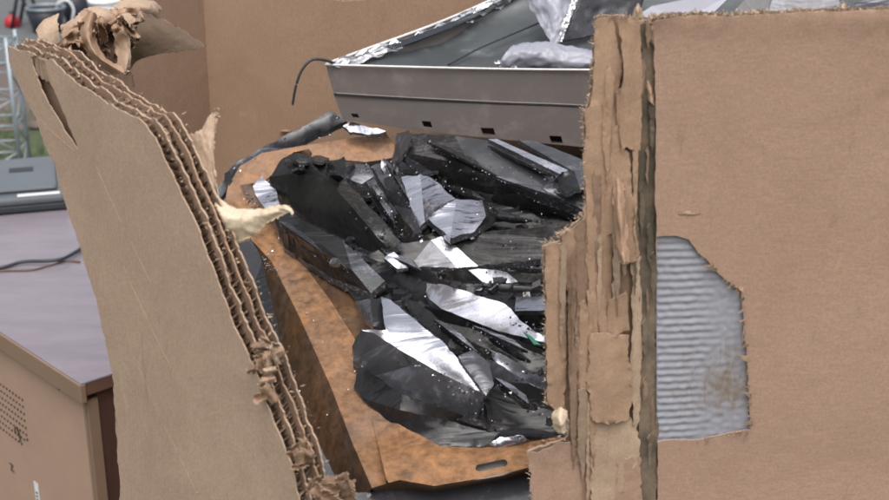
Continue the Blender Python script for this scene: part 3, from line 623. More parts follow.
# near rail with slot
def slot_poly():
    cx1, cy1, cx2, cy2, r = 480, 468, 503, 463, 4.6; out = []
    for k in range(7): a = math.pi/2+math.pi*k/6; out.append((cx1+math.cos(a)*r, cy1+math.sin(a)*r*.8))
    for k in range(7): a = -math.pi/2+math.pi*k/6; out.append((cx2+math.cos(a)*r, cy2+math.sin(a)*r*.8))
    return out
nr = [(386, 478), (372, 420), (400, 424), (440, 446), (480, 448), (520, 444), (560, 436), (625, 424), (625, 446), (590, 452), (560, 459), (500, 475), (434, 486), (400, 480), (388, 483)]
V2, T = cdt(subdiv_rough(nr, 5, .25, 3), 8, [slot_poly()])
def nrh(u, v):
    d = (v-(446 if u > 420 else 440)); return .002+max(0, .012*min(1, (v-440)/14)) if v > 440 else .002
vs, fs, fm = shell(V2, T, lambda u, v, k: pi(u, v, nrh(u, v)-.002*k), 0)
fs = [tuple(reversed(f)) for f in fs]
raw('near_rail', vs, fs, ['rust', 'rustdark', 'rust'], RF, fm, smooth=lambda i: fm[i] < 2)
frame_part('near_rail_skirt', A(a=(372, 488, .0), b=(388, 483, .012), c=(402, 481, .013), d=(434, 487, .013), e=(500, 476, .013), f=(560, 460, .013), g=(625, 447, .013), h=(625, 452, -.03), i=(500, 482, -.03), j=(434, 494, -.03), k=(380, 494, -.03)), [('abcdefghijk', 'rustdark')])
frame_part('far_rail', A(a=(228, 186, .012), b=(240, 166, .02), c=(262, 153, .03), d=(300, 146, .03), e=(345, 139, .032), f=(386, 133, .035), g=(398, 150, .03), h=(392, 158, .02), i=(366, 162, .02), j=(345, 160, .02), k=(318, 162, .015), l=(285, 168, .012), m=(262, 182, .010), n=(240, 185, .012), o=(244, 196, -.0), p=(225, 202, -.0), q=(222, 250, -.02), r=(262, 214, -.01), s=(278, 190, -.005)),
           [('abcdefghijklmn', 'rust'), ('nmlso'[:0]+'anmsro'[0:0]+'nmsro', 'rustdark'), ('anorqp'[:0]+'anorqp', 'rust')], curve=.001)
frame_part('bottom_plate', A(a=(262, 240, -.004), b=(300, 190, -.006), c=(395, 150, -.006), d=(620, 190, -.006), e=(620, 440, -.006), f=(400, 446, -.006), g=(340, 360, -.004)), [('abcdefg', 'rustdark')], step=30)
frame_part('raised_tab', A(a=(288, 156, .075), b=(294, 152, .088), c=(309, 149, .092), d=(312, 153, .09), e=(310, 159, .08), f=(291, 161, .07)), [('abcdef', 'soot')])

# ------------------------------------------------------------------ picture tube with steel band
TB = thing('picture_tube', 'open grey picture tube with steel band tilted on top of the heap', 'picture tube', aty(444, 135, 1.88))
BY = 1.85
def bp(u, v, y=BY): return aty(u, v, y)
V = []; F = []
def strip(name, top, bot, th, mat, nu=40, sag=None):
    rows = [[bp(*p) for p in top], [bp(*p) for p in bot]]
    return patch(name, rows, TB, mat, th, nu, 6)
# steel band: upper strip, seam, lower strip with slots
bpl = Plane(bp(444, 90), (1, 0, 0), (0, .06, 1))
def slot(cx, cy, w=8, h=7): return [(cx-w*.5-1, cy-h*.5), (cx+w*.5-1, cy-h*.5+.5), (cx+w*.5+1, cy+h*.5+.5), (cx-w*.5+1.5, cy+h*.5)]
slots = [slot(355, 115.5, 7, 4), slot(427, 124, 9, 6), slot(488, 131, 13, 7), slot(556, 139, 12, 7)]
sheet('steel_band', bpl, [(326, 65), (420, 68), (520, 70), (640, 71), (960, 74), (955, 190), (585, 147), (500, 139), (420, 131), (343, 120), (334, 96)], TB, 0, .0018, .006, .0002, .03, ('band', 'band', 'band'), 5, holes=slots, wave=lambda s, t: .0012*math.sin(s*14)+.0009*n1d(s*20, 3))
# seam
sm = [bp(334, 94), bp(400, 98), bp(500, 103), bp(600, 107), bp(950, 124)]
patch('band_seam', [[p+Vector((0, -.0035, .0006)) for p in sm], [p+Vector((0, -.0030, -.0012)) for p in sm]], TB, 'wire', .001, 30, 2)
for x in (): pass
patch('band_fold', [[p+Vector((0, -.0022, .0036)) for p in sm], [p+Vector((0, -.0044, .0022)) for p in sm], [p+Vector((0, -.0022, .0008)) for p in sm]], TB, 'band', .0006, 30, 4)
tube('bright_lip', [bp(325, 64.6, BY-.003), bp(420, 67.2, BY-.003), bp(520, 69.2, BY-.003), bp(640, 70.2, BY-.003), bp(960, 73, BY-.003)], .0016, 'bandedge', TB)
# inner backs behind slots
patch('band_liner', [[bp(336, 70, 1.865), bp(640, 74, 1.865), bp(950, 80, 1.865)], [bp(350, 118, 1.865), bp(640, 150, 1.865), bp(950, 180, 1.865)]], TB, 'blk', .001, 10, 4)
# back-left rim: from front-left corner away to the back
rim = [bp(326, 64, 1.852), bp(372, 47, 1.905), bp(430, 26, 1.98), bp(478, 6, 2.05), bp(520, -14, 2.10)]
tube('rim_lip', rim, .0022, 'bandedge', TB)
patch('rim_wall', [[p+Vector((0, 0, -.001)) for p in rim], [p+Vector((.028, .004, -.06)) for p in rim]], TB, 'band', .0015, 24, 4)
# funnel glass, concave sheet behind the band
rows = [
    [bp(338, 67, 1.868), bp(420, 70, 1.868), bp(520, 73, 1.868), bp(640, 75, 1.868), bp(800, 78, 1.868), bp(1000, 80, 1.868)],
    [bp(365, 58, 1.895), bp(430, 56, 1.94), bp(520, 52, 1.96), bp(640, 50, 1.96), bp(800, 50, 1.96), bp(1000, 50, 1.96)],
    [bp(400, 47, 1.935), bp(450, 38, 2.0), bp(530, 28, 2.03), bp(640, 24, 2.03), bp(800, 22, 2.03), bp(1000, 20, 2.03)],
    [bp(446, 30, 1.985), bp(485, 15, 2.05), bp(550, 5, 2.08), bp(640, 0, 2.08), bp(800, -2, 2.08), bp(1000, -5, 2.08)],
    [bp(505, 2, 2.06), bp(540, -14, 2.10), bp(580, -25, 2.12), bp(650, -30, 2.12), bp(800, -32, 2.12), bp(1000, -35, 2.12)]]
patch('funnel_glass', rows, TB, 'funnel', .005, 60, 30, lump=.0018)
# thin raised crease across the glass
tube('glass_crease', [bp(448, 65, 1.885), bp(480, 48, 1.945), bp(515, 33, 1.99), bp(560, 14, 2.04), bp(590, 2, 2.06)], .0016, 'darkpanel', TB)
# crumpled foil along the rim
def foil(name, path, w, seed, par, mat='foil'):
    rnd = random.Random(seed); vs = []; fs = []; n = len(path)
    for i, p in enumerate(path):
        for j in range(7):
            t = j/6-.5; q = p+Vector((t*w*.9, -abs(t)*w*.1, -t*w*.75))+Vector((rnd.gauss(0, w*.07), rnd.gauss(0, w*.10), rnd.gauss(0, w*.09)))
            vs.append(q)
    for i in range(n-1):
        for j in range(6): a = i*7+j; fs += [(a, a+1, a+8), (a, a+8, a+7)]
    return raw(name, vs, fs, mat, par)
rp = [Vector(p) for p in rim]
path = [cr(rp, i/44)+Vector((.009, -.004, -.004+.003*math.sin(i*1.7))) for i in range(1, 45)]
fo = foil('foil_strip', path[:15], .015, 5, TB)
foil('foil_strip', path[17:30], .008, 6, TB)
foil('foil_strip', path[27:44], .015, 8, TB)
patch('rim_tape', [[cr(rp, t)+Vector((.006, -.006, -.002)) for t in (.3, .4, .5, .6, .7)], [cr(rp, t)+Vector((.016, -.012, -.007)) for t in (.3, .4, .5, .6, .7)]], TB, 'blk', .0008, 20, 3, rough=.5)
tube('dangling_wire', [bp(334, 63, 1.85), bp(324, 60, 1.83), bp(312, 60, 1.82), bp(302, 70, 1.815), bp(296, 86, 1.815), bp(292.5, 105, 1.82)], .0022, 'wire', TB, taper=.8)

# pieces lying in the tube
def yshard(label, V, F, thick=.004, mat=None, name='glass_shard', cat='glass shard', lump=0):
    """V: key->(u,v,y)"""
    P = {k: aty(*v) for k, v in V.items()}; vs = []; fs = []; fm = []; names = []
    for keys, mt in F:
        if mt not in names: names.append(mt)
        b_ = len(vs); k = len(keys)
        nn = (P[keys[1]]-P[keys[0]]).cross(P[keys[2]]-P[keys[0]]).normalized()
        if nn.dot(CAM-P[keys[0]]) < 0: nn = -nn
        vs += [P[q] for q in keys]+[P[q]-nn*thick for q in keys]
        fs.append(tuple(range(b_, b_+k))); fs.append(tuple(range(b_+2*k-1, b_+k-1, -1))); fm += [names.index(mt)]*2
        for j in range(k): fs.append((b_+j, b_+k+j, b_+k+(j+1) % k, b_+(j+1) % k)); fm.append(names.index(mt))
    c = sum(vs, Vector())/len(vs)
    o = raw(name, vs, fs, names, None, fm, origin=c); tag(o, label, cat); return o
ay = aty
o = patch('glass_shard', [[ay(518, -14, 2.02), ay(534, -14, 2.0), ay(556, -14, 1.985), ay(584, -14, 2.0)], [ay(532, 12, 1.985), ay(541, 10, 1.975), ay(556, 8, 1.965), ay(574, 6, 1.98)], [ay(543, 30, 1.955), ay(549, 28, 1.95), ay(557, 26, 1.945), ay(567, 24, 1.955)], [ay(551, 43, 1.93), ay(552.5, 44, 1.93), ay(555, 44, 1.93), ay(558, 41, 1.93)]], None, 'greyplastic', .003, 30, 30, lump=.002, crease=.004, seed=3, origin=ay(553, 44, 1.93))
tag(o, 'pointed lavender grey shard standing tip down inside the tube', 'glass shard')
o = foil('crumpled_foil', [ay(559+k_*.75, 40-k_*1.9, 1.94+k_*.0012) for k_ in range(26)], .008, 21, None)
tag(o, 'crumpled foil running up the right edge of the pointed lavender shard', 'foil scrap')
o = patch('glass_shard', [[ay(584, -14, 2.02), ay(610, -16, 2.04), ay(650, -18, 2.05)], [ay(574, 14, 1.99), ay(602, 14, 2.02), ay(640, 10, 2.04)], [ay(563, 42, 1.95), ay(590, 36, 1.98), ay(630, 30, 2.0)]], None, 'darkpanel', .003, 24, 20, lump=.002, crease=.003, seed=6, origin=ay(566, 42, 1.95))
tag(o, 'dark slanted shard right of the pointed lavender one in the tube', 'glass shard')
yshard('flat pale grey piece behind the top of the right cardboard panel', A(a=(636, 16, 1.95), b=(652, 6, 1.96), c=(700, -4, 1.97), d=(735, -8, 1.97), e=(712, 14, 1.95), f=(680, 22, 1.95)), [('abcdef', 'greyplastic')])
yshard('black curved shard sticking up behind the right cardboard panel top', A(a=(722, 24, 1.9), b=(750, -6, 1.93), c=(772, -6, 1.93), d=(765, 24, 1.9)), [('abcd', 'darkpanel')])
yshard('scratched dark shard with fine pale streaks behind the panel top', A(a=(765, 24, 1.9), b=(774, -8, 1.93), c=(836, -10, 1.93), d=(846, 24, 1.9)), [('abcd', 'slate')])
yshard('pale grey glass strip behind the panel top at the far right', A(a=(838, 16, 1.88), b=(856, 2, 1.9), c=(905, -10, 1.9), d=(905, 4, 1.88), e=(850, 18, 1.87)), [('abcde', 'slate')])
# pale rolled plastic sleeve
sl = [[aty(504, 70, 1.862), aty(530, 70, 1.862), aty(570, 72, 1.862), aty(612, 74, 1.862)],
      [aty(501, 61, 1.853), aty(528, 57, 1.85), aty(565, 61, 1.85), aty(612, 66, 1.85)],
      [aty(508, 49, 1.862), aty(535, 46, 1.862), aty(570, 51, 1.862), aty(612, 56, 1.862)],
      [aty(516, 43, 1.885), aty(540, 43, 1.885), aty(575, 47, 1.885), aty(612, 53, 1.885)],
      [aty(522, 46, 1.90), aty(545, 46, 1.90), aty(580, 50, 1.90), aty(612, 55, 1.90)]]
o = patch('plastic_sleeve', sl, None, 'greyplastic', .001, 60, 40, lump=.0022, crease=.0028, seed=5, origin=aty(555, 68, 1.88))
tag(o, 'pale grey rolled plastic sleeve lying in the tube behind the band', 'plastic sleeve')
foil_o = foil('crumpled_foil', [aty(499+i*1.3, 66-2.5*math.sin(i*.25), 1.858) for i in range(14)], .014, 11, None)
tag(foil_o, 'scrap of crumpled foil at the left end of the plastic sleeve', 'foil scrap')

# ------------------------------------------------------------------ the cardboard box
BX = thing('cardboard_box', 'big torn corrugated cardboard bin full of broken glass, front corner ripped open', 'cardboard box', (.15, 1.6, .14))
ZB = .14
# back wall
YB = 2.16
bk = Plane((0, YB, 0), (1, 0, 0))
def zp(plane, s, z): return (s, z-plane.p.z)
xl = aty(207, 60, YB).x
top = [(xl, aty(207, -5, YB).z), (xl+.06, aty(255, -3, YB).z), (aty(300, 1, YB).x, aty(300, -3, YB).z), (aty(345, 0, YB).x, aty(345, 1, YB).z), (aty(372, 0, YB).x, aty(372, -1, YB).z), (aty(430, 0, YB).x, aty(430, -2, YB).z), (aty(520, 0, YB).x, aty(520, -1, YB).z), (1.0, aty(520, -1, YB).z)]
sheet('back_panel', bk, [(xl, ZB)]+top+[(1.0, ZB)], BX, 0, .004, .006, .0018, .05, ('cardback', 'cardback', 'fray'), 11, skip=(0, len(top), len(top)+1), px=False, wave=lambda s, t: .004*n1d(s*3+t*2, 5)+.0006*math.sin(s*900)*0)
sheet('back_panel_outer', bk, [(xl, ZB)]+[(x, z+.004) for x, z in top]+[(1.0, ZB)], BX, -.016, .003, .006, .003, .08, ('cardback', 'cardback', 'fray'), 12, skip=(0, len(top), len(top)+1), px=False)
for (a, b_, c_, sd) in (((255, -2), (268, 5), (258, 1), 1),):
    pass
def scrap(u, v, w, h, sd, y=YB-.003, mat='pale'):
    rnd = random.Random(sd)
    rows = [[aty(u-w, v-h*.4, y), aty(u, v-h, y), aty(u+w, v-h*.6, y)], [aty(u-w*.8, v, y-.006), aty(u, v+h*.2, y-.012), aty(u+w*.8, v, y-.007)], [aty(u-w*.5, v+h*.5, y-.003), aty(u, v+h, y-.004), aty(u+w*.5, v+h*.4, y-.002)]]
    return patch('torn_paper', rows, BX, mat, .0006, 16, 12, rough=.9, seed=sd, lump=.001)
scrap(286, 131, 6, 1.3, 5, mat='card')
# left wall of the back corner, from the fold towards the camera
lw = Plane((xl, YB, 0), (-.5, -1, 0))
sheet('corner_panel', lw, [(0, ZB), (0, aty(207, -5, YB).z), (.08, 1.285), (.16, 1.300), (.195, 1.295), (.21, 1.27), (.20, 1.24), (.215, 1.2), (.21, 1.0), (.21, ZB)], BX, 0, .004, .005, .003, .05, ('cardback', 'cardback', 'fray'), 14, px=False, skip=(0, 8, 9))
# right wall and pallet-side walls (below and beside the view)
rw = Plane((1.0, YB, 0), (0, -1, 0))
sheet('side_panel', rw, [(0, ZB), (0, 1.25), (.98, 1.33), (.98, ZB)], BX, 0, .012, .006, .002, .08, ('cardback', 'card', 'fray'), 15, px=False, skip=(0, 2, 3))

# leaning left flap
th = R(45)
p0 = CAM+ray(200, 250)*1.2
LF = Plane((p0.x, p0.y, 0), (math.cos(th), -math.sin(th), 0))
face_edge = [(8, 47), (22, 50), (36, 56), (52, 60), (78, 84), (112, 106), (146, 124), (160, 144), (172, 170), (184, 196), (197, 222), (211, 262), (224, 296), (236, 330), (252, 362), (262, 392), (276, 430), (290, 466), (298, 500), (306, 540)]
left_edge = [(122, 540), (121, 500), (114, 380), (106, 340), (96, 300), (80, 250), (62, 196), (54, 165), (44, 145), (35, 116), (20, 88), (10, 62)]
bl = LF.px(306, 540); bl2 = LF.px(122, 540)
poly = face_edge+[]
crack = [(31, 58), (36, 55), (45, 62), (50, 84), (60, 106), (68, 126), (77, 150), (64, 132), (52, 110), (42, 92)]
wv = lambda s, t: .005*n1d(s*5, 2)+.004*n1d(t*5+s*3, 6)
flap_extra = [(bl[0]+.02, ZB), (bl2[0], ZB)]
def flap_poly(grow, off, edge=face_edge):
    out = []
    for (u, v) in edge: out.append(LF.px(u, v, 0))
    P = [Vector(p) for p in out]; Q = []
    for i, p in enumerate(P):
        d = (P[min(i+1, len(P)-1)]-P[max(i-1, 0)]).normalized(); nn = Vector((-d.y, d.x))
        if nn.y < 0 and abs(nn.x) < .3: nn = -nn
        if nn.x+nn.y < 0: nn = -nn
        Q.append(p+nn*grow)
    return [tuple(q) for q in Q]+flap_extra+[LF.px(u, v, 0) for u, v in left_edge]
nfe = len(face_edge)
sk = (nfe-1, nfe, nfe+1)
hull = flap_poly(0, 0)
FL = sheet('torn_flap', LF, hull, BX, 0, .0014, .0035, .0016, .02, ('cardleft', 'card', 'fray'), 21, skip=sk, wave=wv, holes=[crack], px=False)
GAP = .0108
inner_tone = ['ply', 'plydark', 'ply', 'ply']
for k in range(1, 4):
    gr = (.0, .002, .004, .003)[k]
    sheet('flap_ply', LF, flap_poly(gr, 0), FL, -GAP*k, .0019, .003, .0021, .03, ('plydark', 'ply', ('ply', 'fray')[k % 2]), 30+k, skip=sk, wave=lambda s, t, k=k: wv(s, t)+.0017*n1d(s*30+t*24, k)+.0004*n1d(s*90+t*80, k+4), px=False)
for k in range(3):
    P = flap_poly((-.001, .001, .001)[k], 0)[:nfe]
    lf = list(P)
    for rep in range(2):
        edge_flute('flap_fluting', LF, [(p[0]-.0025*rep, p[1]-.0025*rep) for p in lf], FL, -GAP*(k+.5)-.002*rep, GAP*.40, .0088+.0006*k, .022, 40+k*3+rep, px=False, jit=.002, mat='plydark' if rep else 'flute', wf=wv)
def RIB():
    P = [Vector(p) for p in flap_poly(.0, 0)[:nfe]]
    for k, (of, out, wd, mt) in enumerate(((-.0145, -.001, .005, 'flute'),)):
        vs = []; fs = []; n = 0; L = 0; last = P[0]
        N_ = 420
        for i in range(N_+1):
            t = i/N_*(len(P)-1); j = min(int(t), len(P)-2); p = P[j]+(P[j+1]-P[j])*(t-j); d = (P[j+1]-P[j]).normalized(); nn = Vector((-d.y, d.x))
            if nn.x+nn.y < 0: nn = -nn
            L += (p-last).length; last = p
            for q in range(6):
                a = q/5*math.pi*1.15; rr = wd*.5*(1+.5*n1d(L*90, k)+.3*n1d(L*330, k+5))
                x = out+n1d(L*50, k+2)*.003+n1d(L*160, k+3)*.0010+math.sin(a)*rr*.7-.002; z = of+math.cos(a)*rr+n1d(L*70, k+9)*.0035+n1d(L*300+q, k+4)*.0006
                vs.append(LF.at(p.x+nn.x*x, p.y+nn.y*x, z+wv(p.x, p.y)))
            if i and n1d(L*38, k+11) > -.22:
                b_ = (i-1)*6
                for q in range(5): fs.append((b_+q, b_+q+1, b_+q+7, b_+q+6))
        raw('torn_ply_curl', vs, fs, mt, FL, smooth=True)
# left edge fluting too
edge_flute('flap_fluting', LF, [LF.px(u+1.5, v) for u, v in left_edge[::-1][::-1]], FL, -GAP*.6, GAP*.3, .009, .005, 55, px=False, jit=.0005, wf=wv)
# frayed fibres along the torn edge
def fray(name, edgefn, n, par, seed, ln=(.003, .009), w=.0012, mat='fray'):
    rnd = random.Random(seed); vs = []; fs = []
    for _ in range(n):
        p, d = edgefn(rnd); L = rnd.uniform(*ln); q = p+d*L+Vector((rnd.gauss(0, 1), rnd.gauss(0, 1), rnd.gauss(0, 1)))*L*.35
        s = Vector((rnd.gauss(0, 1), rnd.gauss(0, 1), rnd.gauss(0, 1))).normalized()*w*rnd.uniform(.5, 1.8); b_ = len(vs); mdl = (p+q)/2+s.cross(d)*.8
        vs += [p-s, p+s, mdl+s*.8, mdl-s*.8, q]; fs += [(b_, b_+1, b_+2, b_+3), (b_+3, b_+2, b_+4)]
    o = raw(name, vs, fs, mat, par); o['kind'] = 'stuff'; return o
FE = [Vector(p) for p in flap_poly(.002, 0)[:nfe-1]]
def flap_pt(r):
    i = r.randrange(len(FE)-1); a, b_ = FE[i], FE[i+1]; p = a+(b_-a)*r.random(); t = (b_-a).normalized(); nn = Vector((-t.y, t.x));
    if nn.x+nn.y < 0: nn = -nn
    k = r.choice((0, 1, 2, 3)); return LF.at(p.x+nn.x*.001, p.y+nn.y*.001, wv(p.x, p.y)-GAP*k-.003-abs(r.gauss(0, .002))), LF.e1*nn.x+LF.e2*nn.y-LF.n*abs(r.gauss(0, .4))
fray('frayed_fibres', flap_pt, 240, FL, 3, (.0015, .005), .0007)
# torn curls and lumps along the ply edge
def dep(u, v, d): return CAM+ray(u, v)*d
def curlpatch(pts, mat='ply', rim='fray', nm='torn_paper', par=None, lump=.0015, rough=.8, seed=1, nu=44, nv=34):
    rows = [[dep(*p) for p in r] for r in pts]
    return patch(nm, rows, par or BX, mat, .0005, nu, nv, rough=rough, lump=lump*.5, seed=seed, rim=rim, crease=.0020 if rough >= .5 else .0010)
curlpatch([[(56, 44, 1.50), (80, 30, 1.54), (104, 26, 1.56), (124, 20, 1.58)], [(62, 52, 1.49), (84, 44, 1.53), (106, 44, 1.555), (126, 46, 1.57)], [(70, 66, 1.47), (92, 70, 1.51), (114, 78, 1.53), (134, 84, 1.54)], [(80, 92, 1.46), (100, 100, 1.48), (120, 108, 1.50), (140, 116, 1.5)]], 'plydark', 'fray', 'torn_backing', lump=.002, rough=.8, seed=31)
# pale tongue
curlpatch([[(186, 140, 1.26), (196, 134, 1.25), (205, 124, 1.25), (212, 112, 1.245), (219, 109, 1.24)],
           [(196, 158, 1.245), (203, 150, 1.243), (208, 140, 1.24), (213, 128, 1.24), (218.5, 112, 1.24)],
           [(206, 190, 1.235), (211, 178, 1.235), (213, 164, 1.235), (213, 146, 1.235), (217, 120, 1.24)],
           [(213, 216, 1.23), (219, 202, 1.23), (217, 184, 1.23), (213, 162, 1.235), (215, 132, 1.24)]], 'fray', 'pale', rough=.5, par=FL, nu=50)
curlpatch([[(208, 180, 1.235), (219, 198, 1.225), (234, 208, 1.22), (254, 209, 1.20), (274, 207, 1.19), (291, 205, 1.185)],
           [(214, 208, 1.22), (222, 216, 1.205), (240, 221, 1.20), (257, 217, 1.19), (273, 212, 1.185), (291.5, 208, 1.184)],
           [(220, 236, 1.235), (228, 244, 1.23), (244, 241, 1.215), (260, 232, 1.20), (271, 220, 1.19), (291, 212, 1.184)]], 'pale', 'pale', seed=3, rough=.5, par=FL, lump=.003, nu=60)
curlpatch([[(268, 207, 1.19), (280, 205, 1.185), (290, 207, 1.18), (294, 213, 1.18)], [(269, 212, 1.188), (281, 209, 1.183), (289, 211, 1.178), (292, 216, 1.178)]], 'pale', 'pale', seed=8, rough=.12, par=FL, lump=.0, nu=40)
# torn chunk lower on the flap edge
rq = random.Random(78)
for k_ in range(34):
    zone = rq.choice((0, 0, 1, 2, 2, 3))
    u_, v_ = ((rq.uniform(256, 275), rq.uniform(340, 372)), (rq.uniform(258, 270), rq.uniform(376, 398)), (rq.uniform(308, 350), rq.uniform(480, 506)), (rq.uniform(292, 312), rq.uniform(446, 466)))[zone]
    d_ = rq.uniform(1.165, 1.195) if zone != 2 else rq.uniform(1.14, 1.17)
    a_ = rq.uniform(-.5, 1.6); L_ = rq.uniform(5, 12) if zone != 2 else rq.uniform(8, 17); W_ = rq.uniform(2.5, 5) if zone != 2 else rq.uniform(4, 9); ca_, sa_ = math.cos(a_), math.sin(a_)
    rows_ = []
    for j_, y_ in enumerate((-W_, 0, W_)):
        sg = rq.choice((-1, 1))
        rows_.append([(u_+x_*ca_-y_*sa_, v_+x_*sa_+y_*ca_, d_+(.006*sg if j_ == 1 else 0)+x_*.0008) for x_ in (-L_, -L_*.3, L_*.4, L_)])
    curlpatch(rows_, rq.choice(('ply', 'fray', 'plydark', 'ply')), rq.choice(('fray', 'pale')), par=FL, rough=.5, lump=.001, seed=160+k_, nu=22, nv=12)
# rolled torn cardboard at the top of the corner
TC = curlpatch([[(124, 7, 1.60), (143, 12, 1.59), (167, 21, 1.57), (188, 33, 1.55), (206, 46.5, 1.54)],
           [(125, 40, 1.60), (142, 38, 1.59), (164, 39, 1.57), (186, 42, 1.55), (206, 47.3, 1.54)],
           [(128, 76, 1.62), (136, 62, 1.61), (156, 54.5, 1.585), (182, 51, 1.555), (206, 47.8, 1.54)]], 'under', 'fray', 'torn_curl', lump=.001, rough=.25, nu=30)
curlpatch([[(60, 26, 1.56), (72, 18, 1.56), (88, 8, 1.57), (104, 8, 1.58), (126, 16, 1.60)],
           [(64, 34, 1.53), (74, 26, 1.52), (90, 18, 1.52), (106, 14, 1.53), (128, 24, 1.56)],
           [(70, 42, 1.55), (80, 38, 1.54), (92, 34, 1.53), (104, 28, 1.53), (118, 30, 1.55)]], 'fray', 'pale', par=TC, rough=.8, lump=.006, seed=9, nu=56)
curlpatch([[(62, 38, 1.50), (70, 40, 1.48), (80, 46, 1.48)], [(64, 28, 1.55), (74, 24, 1.54), (88, 20, 1.54)], [(84, 10, 1.6), (92, 8, 1.6), (100, 10, 1.6)]], 'ply', 'fray', par=TC, rough=.7, lump=.004, seed=12)
curlpatch([[(84, 10, 1.55), (78, 30, 1.52), (84, 48, 1.50), (96, 64, 1.48), (118, 76, 1.46)],
           [(92, 12, 1.50), (88, 30, 1.47), (92, 46, 1.46), (102, 60, 1.45), (122, 72, 1.45)],
           [(98, 18, 1.53), (95, 32, 1.51), (98, 46, 1.50), (107, 60, 1.48), (126, 66, 1.47)]], 'ply', 'fray', par=TC, rough=.6, lump=.004, seed=14, nu=30)
curlpatch([[(96, 26, 1.56), (104, 22, 1.54), (112, 26, 1.54), (118, 36, 1.55)],
           [(98, 40, 1.60), (106, 40, 1.60), (113, 44, 1.59), (118, 50, 1.57)],
           [(102, 56, 1.58), (108, 58, 1.56), (115, 62, 1.55), (120, 70, 1.54)]], 'plydark', 'fray', par=TC, rough=.6, lump=.003, seed=15)
curlpatch([[(112, 20, 1.53), (124, 14, 1.52), (136, 18, 1.52)], [(114, 34, 1.49), (122, 28, 1.48), (130, 30, 1.49)], [(116, 48, 1.50), (127, 44, 1.49), (131, 58, 1.49)], [(118, 72, 1.49), (125, 74, 1.48), (127, 76, 1.49)]], 'fray', 'pale', par=TC, rough=.8, lump=.003, seed=16)
curlpatch([[(112, 4, 1.66), (130, 0, 1.66), (152, 1, 1.66), (160, 8, 1.66)], [(118, 10, 1.62), (134, 6, 1.61), (150, 8, 1.62), (158, 14, 1.64)], [(126, 20, 1.63), (138, 18, 1.62), (150, 18, 1.63), (156, 20, 1.64)]], 'fray', 'pale', par=TC, rough=.9, lump=.006, seed=17, nu=30)
curlpatch([[(36, 30, 1.46), (44, 20, 1.46), (58, 14, 1.46)], [(38, 36, 1.44), (46, 30, 1.44), (58, 26, 1.45)], [(44, 46, 1.44), (52, 44, 1.44), (60, 42, 1.45)]], 'fray', 'pale', par=TC, rough=.3, lump=.001, seed=18)
rq = random.Random(77)
for k_ in range(26):
    u_ = rq.uniform(66, 132); v_ = rq.uniform(10, 60) if u_ > 84 else rq.uniform(20, 46); d_ = rq.uniform(1.46, 1.56); a_ = rq.uniform(0, 3.14); L_ = rq.uniform(6, 15); W_ = rq.uniform(2, 5); ca_, sa_ = math.cos(a_), math.sin(a_)
    rows_ = []
    for j_, y_ in enumerate((-W_, 0, W_)):
        rows_.append([(u_+x_*ca_-y_*sa_, v_+x_*sa_+y_*ca_, d_+(.012 if j_ == 1 else 0)*rq.choice((-1, 1))+x_*.0012) for x_ in (-L_, -L_*.3, L_*.4, L_)])
    curlpatch(rows_, rq.choice(('ply', 'fray', 'plydark', 'ply')), rq.choice(('fray', 'pale')), par=TC, rough=.5, lump=.001, seed=60+k_, nu=22, nv=12)
RIB()

for pts in ([(92, 160), (112, 205), (132, 246), (150, 282)], [(133, 352), (142, 372), (152, 394), (160, 414)], [(166, 424), (180, 452), (200, 492)], [(120, 262), (150, 325), (172, 368)], [(40, 120), (60, 140), (74, 152)]):
    q = []
    for u, v in pts:
        a, b_ = LF.px(u, v); q.append(LF.at(a, b_, wv(a, b_)+.0001))
    tube('surface_scratch', q, .0003, 'ply', FL, seg=5)
# right front panel
YR = 1.175
RP = Plane((.19, YR, 0), (1, math.tan(R(4)), 0))
crease_u = 655
xr = 1.0
pr_top = [(653, 20), (662, 18), (690, 15), (730, 16), (765, 14), (800, 12), (850, 11), (900, 10), (1300, 2)]
hole = [(657, 236), (676, 236), (690, 240), (698, 252), (710, 262), (722, 278), (735, 287), (742, 290), (744, 318), (746, 345), (749, 380), (751, 431), (735, 433), (700, 440), (655, 443), (652, 425), (650, 404), (653, 380), (650, 350), (654, 300), (656, 265)]
s0 = RP.px(655, 400)[0]; s1 = RP.px(1300, 0)[0]
tT = RP.px(800, 12)[1]
wr = lambda s, t: .005*math.exp(-((t-tT+.006)/.007)**2)*(.6+.8*n1d(s*25, 4)+.4*n1d(s*80, 8))+.006*n1d(s*4+1, 3)+.003*n1d(t*6, 6)+-.0045*math.exp(-((t-RP.px(800, 33)[1]+.004*n1d(s*14, 7))/.0035)**2)*(1 if s > .27 else max(0, (s-.2)/.07))
LEP = [RP.px(u, v) for u, v in ((658, 545), (658, 480), (656, 400), (655, 300), (656, 200), (656, 100))]
RPN = sheet('front_panel', RP, pr_top, BX, 0, .0016, .005, .0010, .014, ('card', 'card', 'fray'), 61, px=True, extra=[(s1, ZB), (LEP[0][0], ZB)]+LEP, skip=(len(pr_top)-1, len(pr_top), len(pr_top)+1), wave=wr, holes=[hole])
for k, (gr, mt) in enumerate((((-1), 'ply'), (2, 'ply'), (-2, 'card'))):
    sheet('panel_ply', RP, [(u, v+gr) for u, v in pr_top], RPN, -.0075*(k+1)-(.004 if k == 0 else .0), .0014, .004, .0022, .06, ('plydark' if k == 0 else 'ply', mt, 'fray'), 62+k, extra=[(s1, ZB), (LEP[0][0], ZB)]+LEP, skip=(len(pr_top)-1, len(pr_top), len(pr_top)+1), wave=wr)
edge_flute('panel_fluting', RP, [RP.px(u, v) for u, v in pr_top], RPN, -.005, .003, .008, .015, 66, px=False)
edge_flute('panel_fluting', RP, [RP.px(u, v) for u, v in pr_top], RPN, -.0165, .003, .008, .015, 67, px=False)
